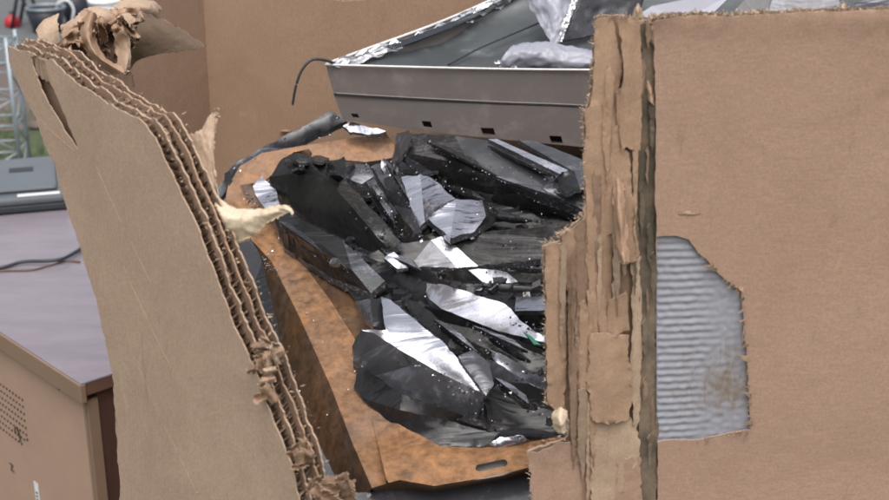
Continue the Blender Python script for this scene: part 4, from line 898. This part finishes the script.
# exposed grey corrugation in the torn window
V2, T = cdt([RP.px(u, v) for u, v in [(657.5, 230), (700, 232), (752, 284), (757, 440), (657.5, 450)]], .0016)
pit = .0079
vs, fs, fm = shell(V2, T, lambda s, t, k: RP.at(s, t, -.0046+wr(s, t)+.00065*math.sin(2*math.pi*(t/pit+.12*n1d(s*30, 2)))*(1-.9*max(0, min(1, (s-RP.px(690, 350)[0])/.03+.5*n1d(t*40+s*30, 4))))+.0008*noise.noise(Vector((s*160, t*160, 3)))-.001*k), 0)
ofl = raw('exposed_fluting', vs, fs, ['greyflute', 'greyflute', 'greyflute'], RPN, fm, smooth=True)
mc = RP.at(*RP.px(724, 385), -.004)-Vector(BX['_o']); MUDN.inputs[1].default_value = mc
rs = random.Random(9)
for q in range(16):
    i = rs.randrange(3, 12); u = hole[i][0]+(hole[i+1][0]-hole[i][0])*rs.random()-rs.uniform(0, 12); v = hole[i][1]+(hole[i+1][1]-hole[i][1])*rs.random()+rs.uniform(-2, 6); L_ = rs.uniform(3, 9)
    curlpatch([[(u, v, 1.0), (u-L_*.5, v+1, 1.0), (u-L_, v+rs.uniform(-2, 4), 1.0)]]*1+[[(u, v+1, 1.0), (u-L_*.5, v+2.4, 1.0), (u-L_, v+rs.uniform(0, 5), 1.0)]], 'under', 'ply') if False else None
for (u, v, w_, h_, sd) in ((690, 214, 12, 2, 1),):
    q0 = [[(u-w_, v-h_*.4), (u, v-h_), (u+w_, v-h_*.2)], [(u-w_, v), (u, v+h_*.2), (u+w_, v)], [(u-w_*.8, v+h_*.6), (u, v+h_), (u+w_*.9, v+h_*.3)]]
    rows = [[RP.at(*RP.px(*c_), wr(*RP.px(*c_))+.0004+(.0009 if (j_ == 1 and k_ == 1) else 0)) for k_, c_ in enumerate(rr_)] for j_, rr_ in enumerate(q0)]
    patch('paper_peel', rows, RPN, 'card' if sd % 2 else 'under', .0003, 20, 14, rough=.5, seed=sd)
# torn scraps around the window
def rp_scrap(pts, off, seed, mat='ply', par=None, curl=.004, amp=.0012, rim='fray', nm='torn_strip', th=.0012):
    pl = [RP.px(u, v) for u, v in pts]; c0 = min(p[0] for p in pl); c1 = max(p[0] for p in pl)
    w = lambda s, t: .0022*abs(n1d(s*260+t*6, seed+2))*2-.001+.0012*n1d(s*700+t*20, seed+6)+curl*math.sin(math.pi*min(1, max(0, (s-c0)/(c1-c0+1e-6))))+.002*n1d(t*22+seed, seed)+.0018*n1d(s*120, seed+1)
    return sheet(nm, RP, pts, par or RPN, off, th, .003, amp, .006, (mat, 'plydark', rim), seed, wave=w)
# strips left of the crease: base layers first
base_o = [(596, 17), (618, 15), (640, 20), (654, 22), (654, 540), (500, 560), (536, 520), (530, 480), (528, 452), (548, 446), (566, 440), (570, 424), (566, 408), (555, 414), (547, 404), (545, 300), (543, 246), (560, 241), (563, 234), (572, 226), (585, 216), (585, 150), (583, 112), (590, 100), (592, 70)]
ST = sheet('torn_corner', RP, base_o, BX, -.012, .004, .003, .0018, .012, ('plydark', 'ply', 'fray'), 71, wave=lambda s, t: .0025*n1d(s*70, 3)+.0015*n1d(t*10, 5))
S = lambda pts, off, seed, mat, curl=.003, amp=.0012: rp_scrap(pts, off, seed, mat, ST, curl, amp)
S([(596, 18), (612, 16), (620, 60), (617, 120), (618, 200), (612, 260), (610, 340), (600, 345), (590, 330), (586, 216), (584, 150), (584, 112), (591, 100), (593, 70)], -.005, 72, 'ply', .004)
S([(544, 246), (560, 242), (566, 300), (567, 380), (564, 406), (555, 412), (547, 402), (546, 300)], -.006, 73, 'ply', .003)
S([(562, 238), (574, 225), (590, 214), (604, 200), (606, 280), (604, 360), (606, 420), (600, 500), (590, 560), (575, 560), (577, 470), (571, 420), (570, 330), (566, 280)], -.009, 74, 'ply', .004)
S([(582, 208), (602, 190), (607, 240), (603, 300), (601, 345), (590, 345), (588, 280)], -.004, 75, 'ply', .002)
S([(618, 18), (640, 21), (642, 80), (640, 150), (630, 150), (626, 146), (620, 152), (618, 120), (622, 70)], .0, 76, 'ply', .004)
S([(612, 150), (622, 146), (628, 152), (632, 200), (640, 260), (634, 262), (622, 262), (616, 230), (606, 236), (604, 200), (606, 170)], -.002, 77, 'ply', .005)
S([(616, 232), (626, 228), (630, 300), (624, 320), (612, 330), (608, 300)], -.011, 78, 'plydark', .0)
S([(590, 336), (604, 330), (626, 334), (630, 370), (632, 400), (628, 420), (606, 424), (590, 420), (586, 380), (588, 350)], .001, 79, 'ply', .006, .0022)
S([(592, 420), (630, 416), (640, 440), (632, 480), (600, 510), (596, 560), (588, 560), (590, 480)], -.004, 80, 'fray', .002, .002)
S([(632, 262), (640, 256), (642, 330), (640, 410), (634, 440), (630, 380), (632, 320)], -.004, 81, 'fray', .002)
S([(608, 300), (626, 290), (630, 330), (604, 336)], -.003, 83, 'ply', .004)
S([(528, 452), (548, 446), (570, 440), (580, 450), (582, 500), (580, 560), (536, 560), (532, 500)], -.005, 84, 'card', .004, .002)
S([(604, 470), (640, 450), (645, 560), (600, 560)], -.006, 85, 'card', .003, .002)
S([(575, 225), (584, 218), (586, 330), (584, 420), (580, 445), (576, 420), (577, 300)], -.003, 86, 'plydark', .002)
S([(640, 24), (656, 24), (657, 120), (656, 300), (658, 470), (656, 560), (638, 560), (640, 420), (639, 300), (638, 180), (641, 90)], -.0035, 87, 'groove', -.003, .0016)
S([(626, 120), (636, 128), (640, 300), (636, 330), (632, 250), (628, 200)], -.0035, 88, 'groove', .001, .001)
rs = random.Random(44)
for q in range(30):
    u = rs.choice((rs.uniform(586, 636), rs.uniform(562, 600))); v0 = rs.uniform(20, 420) if u > 592 else rs.uniform(245, 420); ln = rs.uniform(30, 150); w_ = rs.uniform(1.5, 5)
    lean = rs.uniform(-.03, .05)
    S([(u-w_, v0), (u, v0-rs.uniform(2, 8)), (u+w_, v0+3), (u+w_*.8+ln*lean, v0+ln*.6), (u+ln*lean, v0+ln), (u-w_*.9+ln*lean*.5, v0+ln*.7)], rs.uniform(-.003, .0015), 200+q, rs.choice(('ply', 'plydark', 'ply', 'fray', 'flute')), .0012, .0009)
for q in range(12):
    u = rs.uniform(641, 654); v0 = 30+q*38+rs.uniform(-10, 10); ln = rs.uniform(25, 60); w_ = rs.uniform(1.2, 3)
    S([(u-w_, v0), (u, v0-5), (u+w_, v0+3), (u+w_*.8, v0+ln*.6), (u, v0+ln), (u-w_*.9, v0+ln*.7)], rs.uniform(-.0025, -.001), 300+q, rs.choice(('groove', 'groove', 'plydark')), .0012, .001)
for q in range(20):
    i_ = rs.randrange(4, 12); t_ = rs.random(); u = hole[i_][0]+(hole[i_+1][0]-hole[i_][0])*t_; v = hole[i_][1]+(hole[i_+1][1]-hole[i_][1])*t_; ln = rs.uniform(3, 11); a_ = rs.uniform(2.0, 3.6); w_ = rs.uniform(1, 3)
    rp_scrap([(u+2, v-w_), (u+2, v+w_), (u+math.cos(a_)*ln, v+math.sin(a_)*ln+rs.uniform(-1, 1))], .0004, 400+q, rs.choice(('ply', 'plydark', 'card', 'groove')), RPN, .0012, .0008, nm='paper_shred', th=.0006)
# small hanging paper bits
def bit(rows, mat, seed, par=None, lump=.0015, rough=.5): return curlpatch(rows, mat, 'fray', 'torn_paper', par or ST, lump, rough, seed, 24, 22)
bit([[(614, 182, 1.225), (618, 178, 1.22), (624, 182, 1.222)], [(613, 205, 1.222), (619, 205, 1.212), (626, 206, 1.22)], [(616, 240, 1.222), (621, 242, 1.21), (627, 244, 1.218)], [(620, 262, 1.21), (624, 264, 1.20), (629, 262, 1.21)]], 'ply', 21)
bit([[(553, 412, 1.28), (560, 408, 1.27), (567, 410, 1.28)], [(552, 422, 1.275), (560, 421, 1.26), (566, 420, 1.27)], [(555, 432, 1.28), (562, 434, 1.27), (566, 430, 1.28)]], 'pale', 22)
bit([[(634, 14, 1.19), (638, 4, 1.18), (642, 12, 1.19)], [(632, 20, 1.185), (638, 14, 1.175), (644, 20, 1.185)], [(634, 26, 1.19), (640, 28, 1.18), (646, 26, 1.19)]], 'fray', 23)
bit([[(646, 22, 1.19), (656, 18, 1.185), (668, 20, 1.19)], [(644, 30, 1.187), (656, 28, 1.18), (666, 24, 1.187)], [(648, 40, 1.19), (655, 46, 1.183), (660, 30, 1.19)]], 'fray', 24)
bit([[(640, 78, 1.21), (644, 70, 1.2), (650, 76, 1.21)], [(644, 90, 1.205), (649, 84, 1.198), (654, 96, 1.205)], [(648, 100, 1.21), (652, 104, 1.2), (656, 108, 1.21)]], 'ply', 25)
bit([[(838, 14, 1.20), (842, 2, 1.20), (846, 4, 1.20)], [(836, 18, 1.195), (840, 10, 1.19), (846, 10, 1.195)]], 'fray', 26)
RE = [(596, 18), (593, 70), (590, 100), (584, 112), (585, 150), (586, 214), (572, 226), (563, 236), (544, 246), (546, 300), (546, 404), (566, 410), (570, 424), (566, 440), (529, 452), (532, 500)]
RT2 = [(596, 18), (640, 20), (662, 18), (690, 15), (730, 16), (765, 14), (800, 12), (889, 10)]
def rp_pt(seq, dx, dz):
    P = [Vector(RP.px(*p)) for p in seq]
    def f(r):
        i = r.randrange(len(P)-1); p = P[i]+(P[i+1]-P[i])*r.random(); return RP.at(p.x, p.y, -r.uniform(0, .012)), Vector((dx, r.gauss(0, .3), dz+r.gauss(0, .3)))
    return f
fray('frayed_fibres', rp_pt(RE, -1, .2), 500, ST, 8, (.001, .0035), .0007)
fray('frayed_fibres', rp_pt(RT2, 0, 1), 450, RPN, 9, (.001, .004), .0008)
HO = hole[3:14]
def ho_pt(r):
    i = r.randrange(len(HO)-1); a = Vector(RP.px(*HO[i])); b_ = Vector(RP.px(*HO[i+1])); p = a+(b_-a)*r.random()
    return RP.at(p.x, p.y, .001), Vector((-.6, -.3, r.gauss(-.3, .6)))
fray('frayed_fibres', ho_pt, 90, RPN, 10, (.002, .007), .0006, 'plydark')
# shallow lower front wall closing the opening below the view
lowL = LF.at(bl[0]+.006, 0, -.02); lowR = RP.at(RP.px(540, 560)[0], 0, -.02); lowL.z = lowR.z = 0
FW = Plane(lowL, lowR-lowL); fwl = (lowR-lowL).length
sheet('low_front_panel', FW, [(0, ZB), (0, .86), (fwl*.3, .84), (fwl*.6, .85), (fwl+.125, .86), (fwl+.125, ZB)], BX, 0, .010, .006, .004, .06, ('card', 'cardback', 'fray'), 91, px=False, skip=(0, 4, 5))
# the mass of broken glass filling the bin below the heap
gx, gy = 60, 44; vs = []; fs = []
for j in range(gy+1):
    for i in range(gx+1):
        x = -.28+1.25*i/gx; y = 1.24+.88*j/gy; z = .864+.325*(y-1.27)-.085+.03*noise.noise(Vector((x*14, y*14, 0)))+.012*noise.noise(Vector((x*50, y*50, 2)))
        if y > 1.95: z = min(z, 1.0)
        vs.append((x+.006*noise.noise(Vector((x*60, y*60, 5))), y, z))
W_ = gx+1
for j in range(gy):
    for i in range(gx): a_ = j*W_+i; fs += [(a_, a_+1, a_+W_+1), (a_, a_+W_+1, a_+W_)]
b0 = len(vs); ring = list(range(gx+1))+[j*W_+gx for j in range(1, gy+1)]+[gy*W_+i for i in range(gx-1, -1, -1)]+[j*W_ for j in range(gy-1, 0, -1)]
for k_ in ring: vs.append((vs[k_][0], vs[k_][1], .16))
for k_ in range(len(ring)): n_ = (k_+1) % len(ring); fs.append((ring[k_], b0+k_, b0+n_, ring[n_]))
stuffobj('broken_glass_mass', 'dark mass of broken glass filling the bin below the shards', 'broken glass', vs, fs, 'darkpanel')
# pallet under the box
PL = thing('pallet', 'wooden pallet carrying the torn cardboard bin', 'pallet', (.25, 1.6, 0))
for k in range(6):
    mb = MB(); mb.box((-.45, 1.10+k*.19, .118), Vector((1.5, 0, 0)), Vector((0, .11, 0)), Vector((0, 0, .02))); mb.build('top_board', 'wood', PL)
for k in range(3):
    mb = MB(); mb.box((-.45+k*.70, 1.10, .0), Vector((.09, 0, 0)), Vector((0, 1.06, 0)), Vector((0, 0, .116))); mb.build('stringer', 'wood', PL)

# ------------------------------------------------------------------ old cabinet at the left
ZT = .60
cn = atz(80, 385, ZT); d1 = (atz(0, 333, ZT)-cn).normalized(); d2 = Vector((d1.y, -d1.x, 0))
if d2.x < 0: d2 = -d2
CB = thing('wooden_cabinet', 'old console cabinet with worn top tinted purple grey for sky reflection and punched speaker holes', 'cabinet', (cn.x, cn.y, 0))
W1, W2, TH = 1.15, .72, .028
Zv = Vector((0, 0, 1))
mb = MB(); mb.box(cn+Vector((0, 0, -TH))+(d1+d2)*.004, d1*W1, d2*W2, Zv*(TH-.003)); mb.build('top_core', 'deskedge', CB, bevel=.002)
mb = MB(); mb.box(cn+Vector((0, 0, -.003))+(d1+d2)*.003, d1*W1, d2*W2, Zv*.003); mb.build('top', 'desktop', CB)
mb = MB(); mb.box(cn+Vector((0, 0, -TH-.012))+d1*.002-d2*0, d1*W1, d2*.012, Zv*(TH+.0095)); mb.build('front_trim', 'desktrim', CB, bevel=.002)
inn = cn+d2*.02+d1*.012
mb = MB(); mb.box(Vector((inn.x, inn.y, .02))+d1*.025, d1*(W1-.04), d2*.004, Zv*(ZT-TH-.04)); FPN = mb.build('speaker_panel', 'deskfront', CB)
mb = MB(); mb.box(Vector((inn.x, inn.y, .0))+d1*0-d2*.003, d1*.007, d2*.02, Zv*(ZT-TH-.014)); mb.box(Vector((inn.x, inn.y, .0))+d1*.013-d2*.001, d1*.010, d2*.02, Zv*(ZT-TH-.016)); mb.build('front_post', 'desktrim', CB)
mb = MB(); mb.box(Vector((inn.x, inn.y, 0))+d1*.0075+d2*.003, d1*.005, d2*.01, Zv*(ZT-TH-.016)); mb.build('post_gap', 'hole', CB)
mb = MB(); mb.box(Vector((inn.x, inn.y, .0))+d2*.018+d1*.004, d1*.018, d2*(W2-.05), Zv*(ZT-TH-.002)); mb.build('side', 'deskside', CB)
mb = MB(); mb.box(Vector((inn.x, inn.y, .0))+d2*.018+d1*(W1-.05), d1*.018, d2*(W2-.05), Zv*(ZT-TH-.002)); mb.build('side', 'deskside', CB)
mb = MB(); mb.box(Vector((inn.x, inn.y, .0))+d2*(W2-.05)+d1*.03, d1*(W1-.09), d2*.01, Zv*(ZT-TH-.002)); mb.build('back', 'deskside', CB)
# pale bead along the panel top
mb = MB(); mb.box(Vector((inn.x, inn.y, ZT-TH-.021))+d1*.026-d2*.003, d1*(W1-.042), d2*.004, Zv*.004); mb.build('panel_bead', 'fray', CB)
# punched holes
fpl = Plane(Vector((inn.x, inn.y, 0)), d1)
def disc(mb, a, z, r, off=.0012, seg=8):
    c = Vector((inn.x, inn.y, z))+d1*a-d2*off; b_ = len(mb.v)
    for k in range(seg): mb.v.append(c+d1*math.cos(2*math.pi*k/seg)*r+Zv*math.sin(2*math.pi*k/seg)*r)
    for k in range(seg): mb.v.append(mb.v[b_+k]+d2*.001)
    mb.f.append(tuple(range(b_, b_+seg)))
    for k in range(seg): mb.f.append((b_+k, b_+seg+k, b_+seg+(k+1) % seg, b_+(k+1) % seg))
fn = Vector((d2.x, d2.y, 0))
fpx = lambda u, v: hit(u, v, Vector((inn.x, inn.y, 0))-d2*.0012, fn)
def fa(u, v): q = fpx(u, v)-Vector((inn.x, inn.y, 0)); return q.dot(d1), q.z
a0, z0 = fa(22, 400)
for i in range(16):
    for j in range(8):
        if (i, j) in ((0, 7), (0, 6), (1, 7)): continue
        mb = MB(); disc(mb, a0+i*.0135+(j % 2)*.0012, z0-j*.0155+.0*i, .0026)
        if len([1]) and i*8+j < 100: mb.build('speaker_hole', 'hole', FPN)
a1, z1 = fa(58.5, 388.5); mb = MB(); disc(mb, a1, z1, .004); mb.build('screw_hole', 'hole', FPN)
a1, z1 = fa(27, 440); mb = MB(); disc(mb, a1, z1, .003); mb.build('screw_hole', 'hole', FPN)
a1, z1 = fa(18, 432)
tube('hook_mark', [Vector((inn.x, inn.y, z1+dz))+d1*(a1+da)-d2*.003 for da, dz in ((.008, -.006), (.010, .004), (.002, .010), (-.006, .004), (-.009, -.008), (-.010, -.018))], .0012, 'hole', FPN)
a1, z1 = fa(12, 467)
for seg_ in (((.008, .006), (-.006, .006)), ((-.004, .006), (.004, -.008)), ((.004, -.008), (-.008, -.008))):
    tube('letter_mark', [Vector((inn.x, inn.y, z1+p[1]))+d1*(a1+p[0])-d2*.0022 for p in seg_], .001, 'hole', FPN)
a1, z1 = fa(37.5, 496)
mb = MB(); mb.box(Vector((inn.x, inn.y, z1-.03))+d1*(a1-.008)-d2*.0015, d1*.017, d2*.001, Zv*.06); lb = mb.build('paper_label', 'paper', FPN)
for k in range(4):
    mb = MB(); mb.box(Vector((inn.x, inn.y, z1-.006-.008*k+.012))+d1*(a1-.004)-d2*.0022, d1*.008, d2*.0006, Zv*.003); mb.build('print_line', 'hole', lb)
# cable over the cabinet top
o = tube('black_cable', [atz(u, v, ZT+.005+dz) for u, v, dz in ((-40, 272, 0), (0, 268, 0), (22, 262, .004), (45, 261, .006), (62, 259, .006), (76, 252, .004), (90, 243, .0), (115, 236, 0))], .0042, 'blk', origin=atz(40, 262, ZT))
tag(o, 'thin black cable lying across the worn cabinet top', 'cable')
o = tube('brown_cable', [atz(u, v, ZT+.003) for u, v in ((-40, 276), (0, 271), (30, 270), (48, 266), (66, 261), (80, 262))], .0022, 'deskedge', origin=atz(30, 270, ZT))
tag(o, 'thin brown cord beside the black cable on the cabinet top', 'cable')
# grey office machine on the cabinet
PRN = thing('grey_appliance', 'flat grey plastic appliance sitting at the back of the cabinet top', 'appliance', atz(20, 214, ZT))
q1 = atz(-90, 224, ZT); q2 = atz(70, 210, ZT); dx = (q2-q1).normalized(); dy = Vector((-dx.y, dx.x, 0)); Lx = (q2-q1).length
mb = MB(); mb.box(q1+Zv*.004, dx*Lx, dy*.34, Zv*.018); mb.build('base', 'printerdark', PRN, bevel=.004)
mb = MB(); mb.box(q1+Zv*.0225-dy*.003+dx*.002, dx*(Lx-.01), dy*.34, Zv*.022); mb.build('body', 'printer', PRN, bevel=.008)
mb = MB(); mb.box(q1+Zv*.045+dy*.03+dx*.01, dx*(Lx-.035), dy*.28, Zv*.014); mb.build('lid', 'printer', PRN, bevel=.007)
mb = MB(); mb.box(q1+Zv*.0592+dy*.17+dx*(Lx-.14), dx*.06, dy*.04, Zv*.001); mb.build('handle_slot', 'printerdark', PRN)
mb = MB(); mb.box(q1+Zv*.0446-dy*.001+dx*(Lx-.12), dx*.10, dy*.02, Zv*.001); mb.build('bright_strip', 'white', PRN)

# ------------------------------------------------------------------ ground and background
def struct(name, vs, fs, mat):
    o = raw(name, vs, fs, mat); o['kind'] = 'structure'; return o
struct('ground', [(-150, -60, 0), (150, -60, 0), (150, 250, 0), (-150, 250, 0)], [(0, 1, 2, 3)], 'ground')
def gpoly(pts, z): return [atz(u, v, z) for u, v in pts]
struct('dirt_patch', [(-4, 6.3, .004), (-2.3, 6.0, .004), (-1.2, 6.4, .004), (2, 6.2, .004), (2, 7.8, .004), (-4, 7.8, .004)], [(0, 1, 2, 3, 4, 5)], 'dirt')
struct('road', [(-40, 7.6, .008), (30, 7.6, .008), (30, 10.6, .008), (-40, 11.2, .008)], [(0, 1, 2, 3)], 'asphalt')
rnd = random.Random(5); vs = []; fs = []
for _ in range(9000):
    x = rnd.uniform(-2.6, -1.1); y = rnd.uniform(3.2, 6.5)
    if noise.noise(Vector((x*1.6, y*1.6, 1))) < -.18: continue
    h = rnd.uniform(.02, .06); a = rnd.uniform(0, 6.3); d = Vector((math.cos(a), math.sin(a), 0)); b_ = len(vs)
    p = Vector((x, y, 0)); vs += [p-d*.003, p+d*.003, p+d.cross(Zv)*h*.6+Zv*h]; fs.append((b_, b_+1, b_+2))
o = raw('grass', vs, fs, 'grass'); o['kind'] = 'stuff'; tag(o, 'short patchy green grass beyond the cabinet', 'grass')
# wire crate
wc0 = atz(-24, 186, 0); CR = thing('wire_crate', 'galvanised wire lattice crate standing on the grass at the left edge', 'wire crate', wc0)
ws, wd, wh_ = .19, .19, .62
wA = wc0; wX = Vector((1, .12, 0)).normalized(); wYv = Vector((-.12, 1, 0)).normalized()
for (i, j) in ((0, 0), (1, 0), (0, 1), (1, 1)):
    mb = MB(); p = wA+wX*ws*i+wYv*wd*j; mb.tube(p, p+Zv*wh_, .009, 8); mb.build('post', 'galv', CR, True)
for k in range(6):
    z = .03+k*.112; mb = MB(); c4 = [wA+Zv*z, wA+wX*ws+Zv*z, wA+wX*ws+wYv*wd+Zv*z, wA+wYv*wd+Zv*z]
    for a, b_ in zip(c4, c4[1:]+c4[:1]): mb.tube(a, b_, .0045)
    mb.build('ring', 'galv', CR, True)
for k in range(5):
    z = .03+k*.112; mb = MB(); s = k % 2
    mb.tube(wA+wX*ws*s+Zv*z, wA+wX*ws*(1-s)+Zv*(z+.112), .004); mb.tube(wA+wX*ws+wYv*wd*s+Zv*z, wA+wX*ws+wYv*wd*(1-s)+Zv*(z+.112), .004); mb.build('diagonal_brace', 'galv', CR, True)
mb = MB(); mb.box(wA-wX*.02-wYv*.02, wX*(ws+.04), wYv*(wd+.04), Zv*.03); mb.build('base_plate', 'galv', CR)
# stones
for i, (u, v, r) in enumerate(((30, 175, .05), (24, 168, .035), (38, 128, .045))):
    p = atz(u, v, 0); pr = [(0.001, 0), (r, .005), (r*1.1, r*.35), (r*.7, r*.7), (.001, r*.8)]
    o = lathe('stone', pr, p, 'dirt', seg=9, origin=p)
    for vv in o.data.vertices: vv.co += Vector(noise.noise_vector(vv.co*40+Vector((i*9, 0, 0))))*r*.25
    tag(o, ['brown grey stone on the grass nearest the wire crate', 'smaller stone just left of the nearest stone', 'stone further out at the edge of the grass'][i], 'stone', 'stones on the grass')
# junk on the road, far left
p = atz(13, 28, .0); rb = p+Vector((0, 0, .05))
RBT = thing('gas_can', 'small round red can standing on the road at the far left', 'gas can', p)
lathe('body', [(.001, 0), (.04, .0), (.052, .02), (.052, .055), (.035, .08), (.014, .085), (.014, .10), (.001, .10)], p, 'red', RBT)
lathe('cap', [(.016, .1), (.016, .115), (.001, .115)], p, 'blk', RBT)
p = atz(48, 33, 0)
BK = thing('black_tub', 'black plastic tub with a pale rim standing on the road', 'tub', p)
lathe('body', [(.001, 0), (.09, 0), (.125, .17), (.118, .17), (.085, .01), (.001, .01)], p, 'blk', BK)
lathe('rim', [(.122, .165), (.131, .165), (.131, .178), (.122, .178), (.122, .165)], p, 'galv', BK)
p = atz(66, 30, 0)
tb = tube('pale_hose', [p+Vector(q) for q in ((-.03, 0, .01), (-.05, 0, .10), (-.035, .0, .18), (.03, 0, .20), (.065, 0, .14), (.05, .0, .05), (.10, .02, .01))], .009, 'white', origin=p)
tag(tb, 'pale looped hose standing up behind the torn cardboard corner', 'hose')
p = atz(26, 30, 0)
CH = thing('folding_stool', 'dark thin legged folding stool standing beside the black tub', 'stool', p)
for a, b_ in (((-.10, 0, 0), (.02, .0, .42)), ((.06, 0, 0), (-.06, 0, .42)), ((-.10, .18, 0), (.02, .18, .42)), ((.06, .18, 0), (-.06, .18, .42))):
    mb = MB(); mb.tube(p+Vector(a), p+Vector(b_), .012, 8); mb.build('leg', 'blk', CH, True)
mb = MB(); mb.box(p+Vector((-.10, -.02, .42)), Vector((.16, 0, 0)), Vector((0, .22, 0)), Zv*.02); mb.build('seat', 'blk', CH, bevel=.005)
p = atz(104, 20, 0)
WB = thing('white_bucket', 'white plastic bucket beyond the torn cardboard curl', 'bucket', p)
lathe('body', [(.001, 0), (.11, 0), (.135, .14), (.128, .14), (.104, .01), (.001, .01)], p, 'white', WB)
lathe('rim', [(.134, .13), (.142, .13), (.142, .145), (.134, .145), (.134, .13)], p, 'white', WB)
p = atz(78, 26, 0)
VC = thing('vacuum_cleaner', 'dark upright vacuum cleaner body among the junk on the road', 'vacuum cleaner', p)
lathe('body', [(.001, .03), (.07, .03), (.09, .08), (.085, .16), (.05, .24), (.02, .26), (.001, .26)], p, 'blk', VC)
lathe('wheel', [(.001, -.012), (.035, -.012), (.035, .012), (.001, .012)], p+Vector((-.07, 0, .035)), 'galv', VC, rot=__import__('mathutils').Euler((0, math.pi/2, 0)))
lathe('wheel', [(.001, -.012), (.035, -.012), (.035, .012), (.001, .012)], p+Vector((.07, 0, .035)), 'galv', VC, rot=__import__('mathutils').Euler((0, math.pi/2, 0)))

# ------------------------------------------------------------------ light
w = bpy.data.worlds.new('World'); SC.world = w; w.use_nodes = True; nt = w.node_tree
bg = nt.nodes['Background']; sky = nt.nodes.new('ShaderNodeTexSky'); sky.sky_type = 'NISHITA'; sky.sun_disc = False
EL, RO = R(62), R(178)
sky.sun_elevation = EL; sky.sun_rotation = RO; sky.dust_density = 6; sky.air_density = 1.0; sky.ozone_density = 1
hs = nt.nodes.new('ShaderNodeHueSaturation'); hs.inputs['Saturation'].default_value = .3
nt.links.new(sky.outputs[0], hs.inputs['Color']); nt.links.new(hs.outputs[0], bg.inputs[0]); bg.inputs[1].default_value = .14
ld = bpy.data.lights.new('sun', 'SUN'); ld.energy = 1.0; ld.angle = R(70); ld.color = (1, .97, .93)
sun = bpy.data.objects.new('sun', ld); COL.objects.link(sun)
sd = Vector((math.sin(RO)*math.cos(EL), math.cos(RO)*math.cos(EL), math.sin(EL)))
sun.rotation_euler = sd.to_track_quat('Z', 'Y').to_euler()
vs_ = SC.view_settings; SC.display_settings.display_device = 'sRGB'
vs_.view_transform = 'Standard'; vs_.look = 'None'; vs_.gamma = 1; vs_.use_curve_mapping = False; vs_.exposure = 0.42
SC.render.engine = 'CYCLES'; SC.cycles.use_denoising = True; SC.cycles.max_bounces = 6; SC.cycles.filter_width = 1.8
for o in bpy.data.objects:
    if '_o' in o: del o['_o']
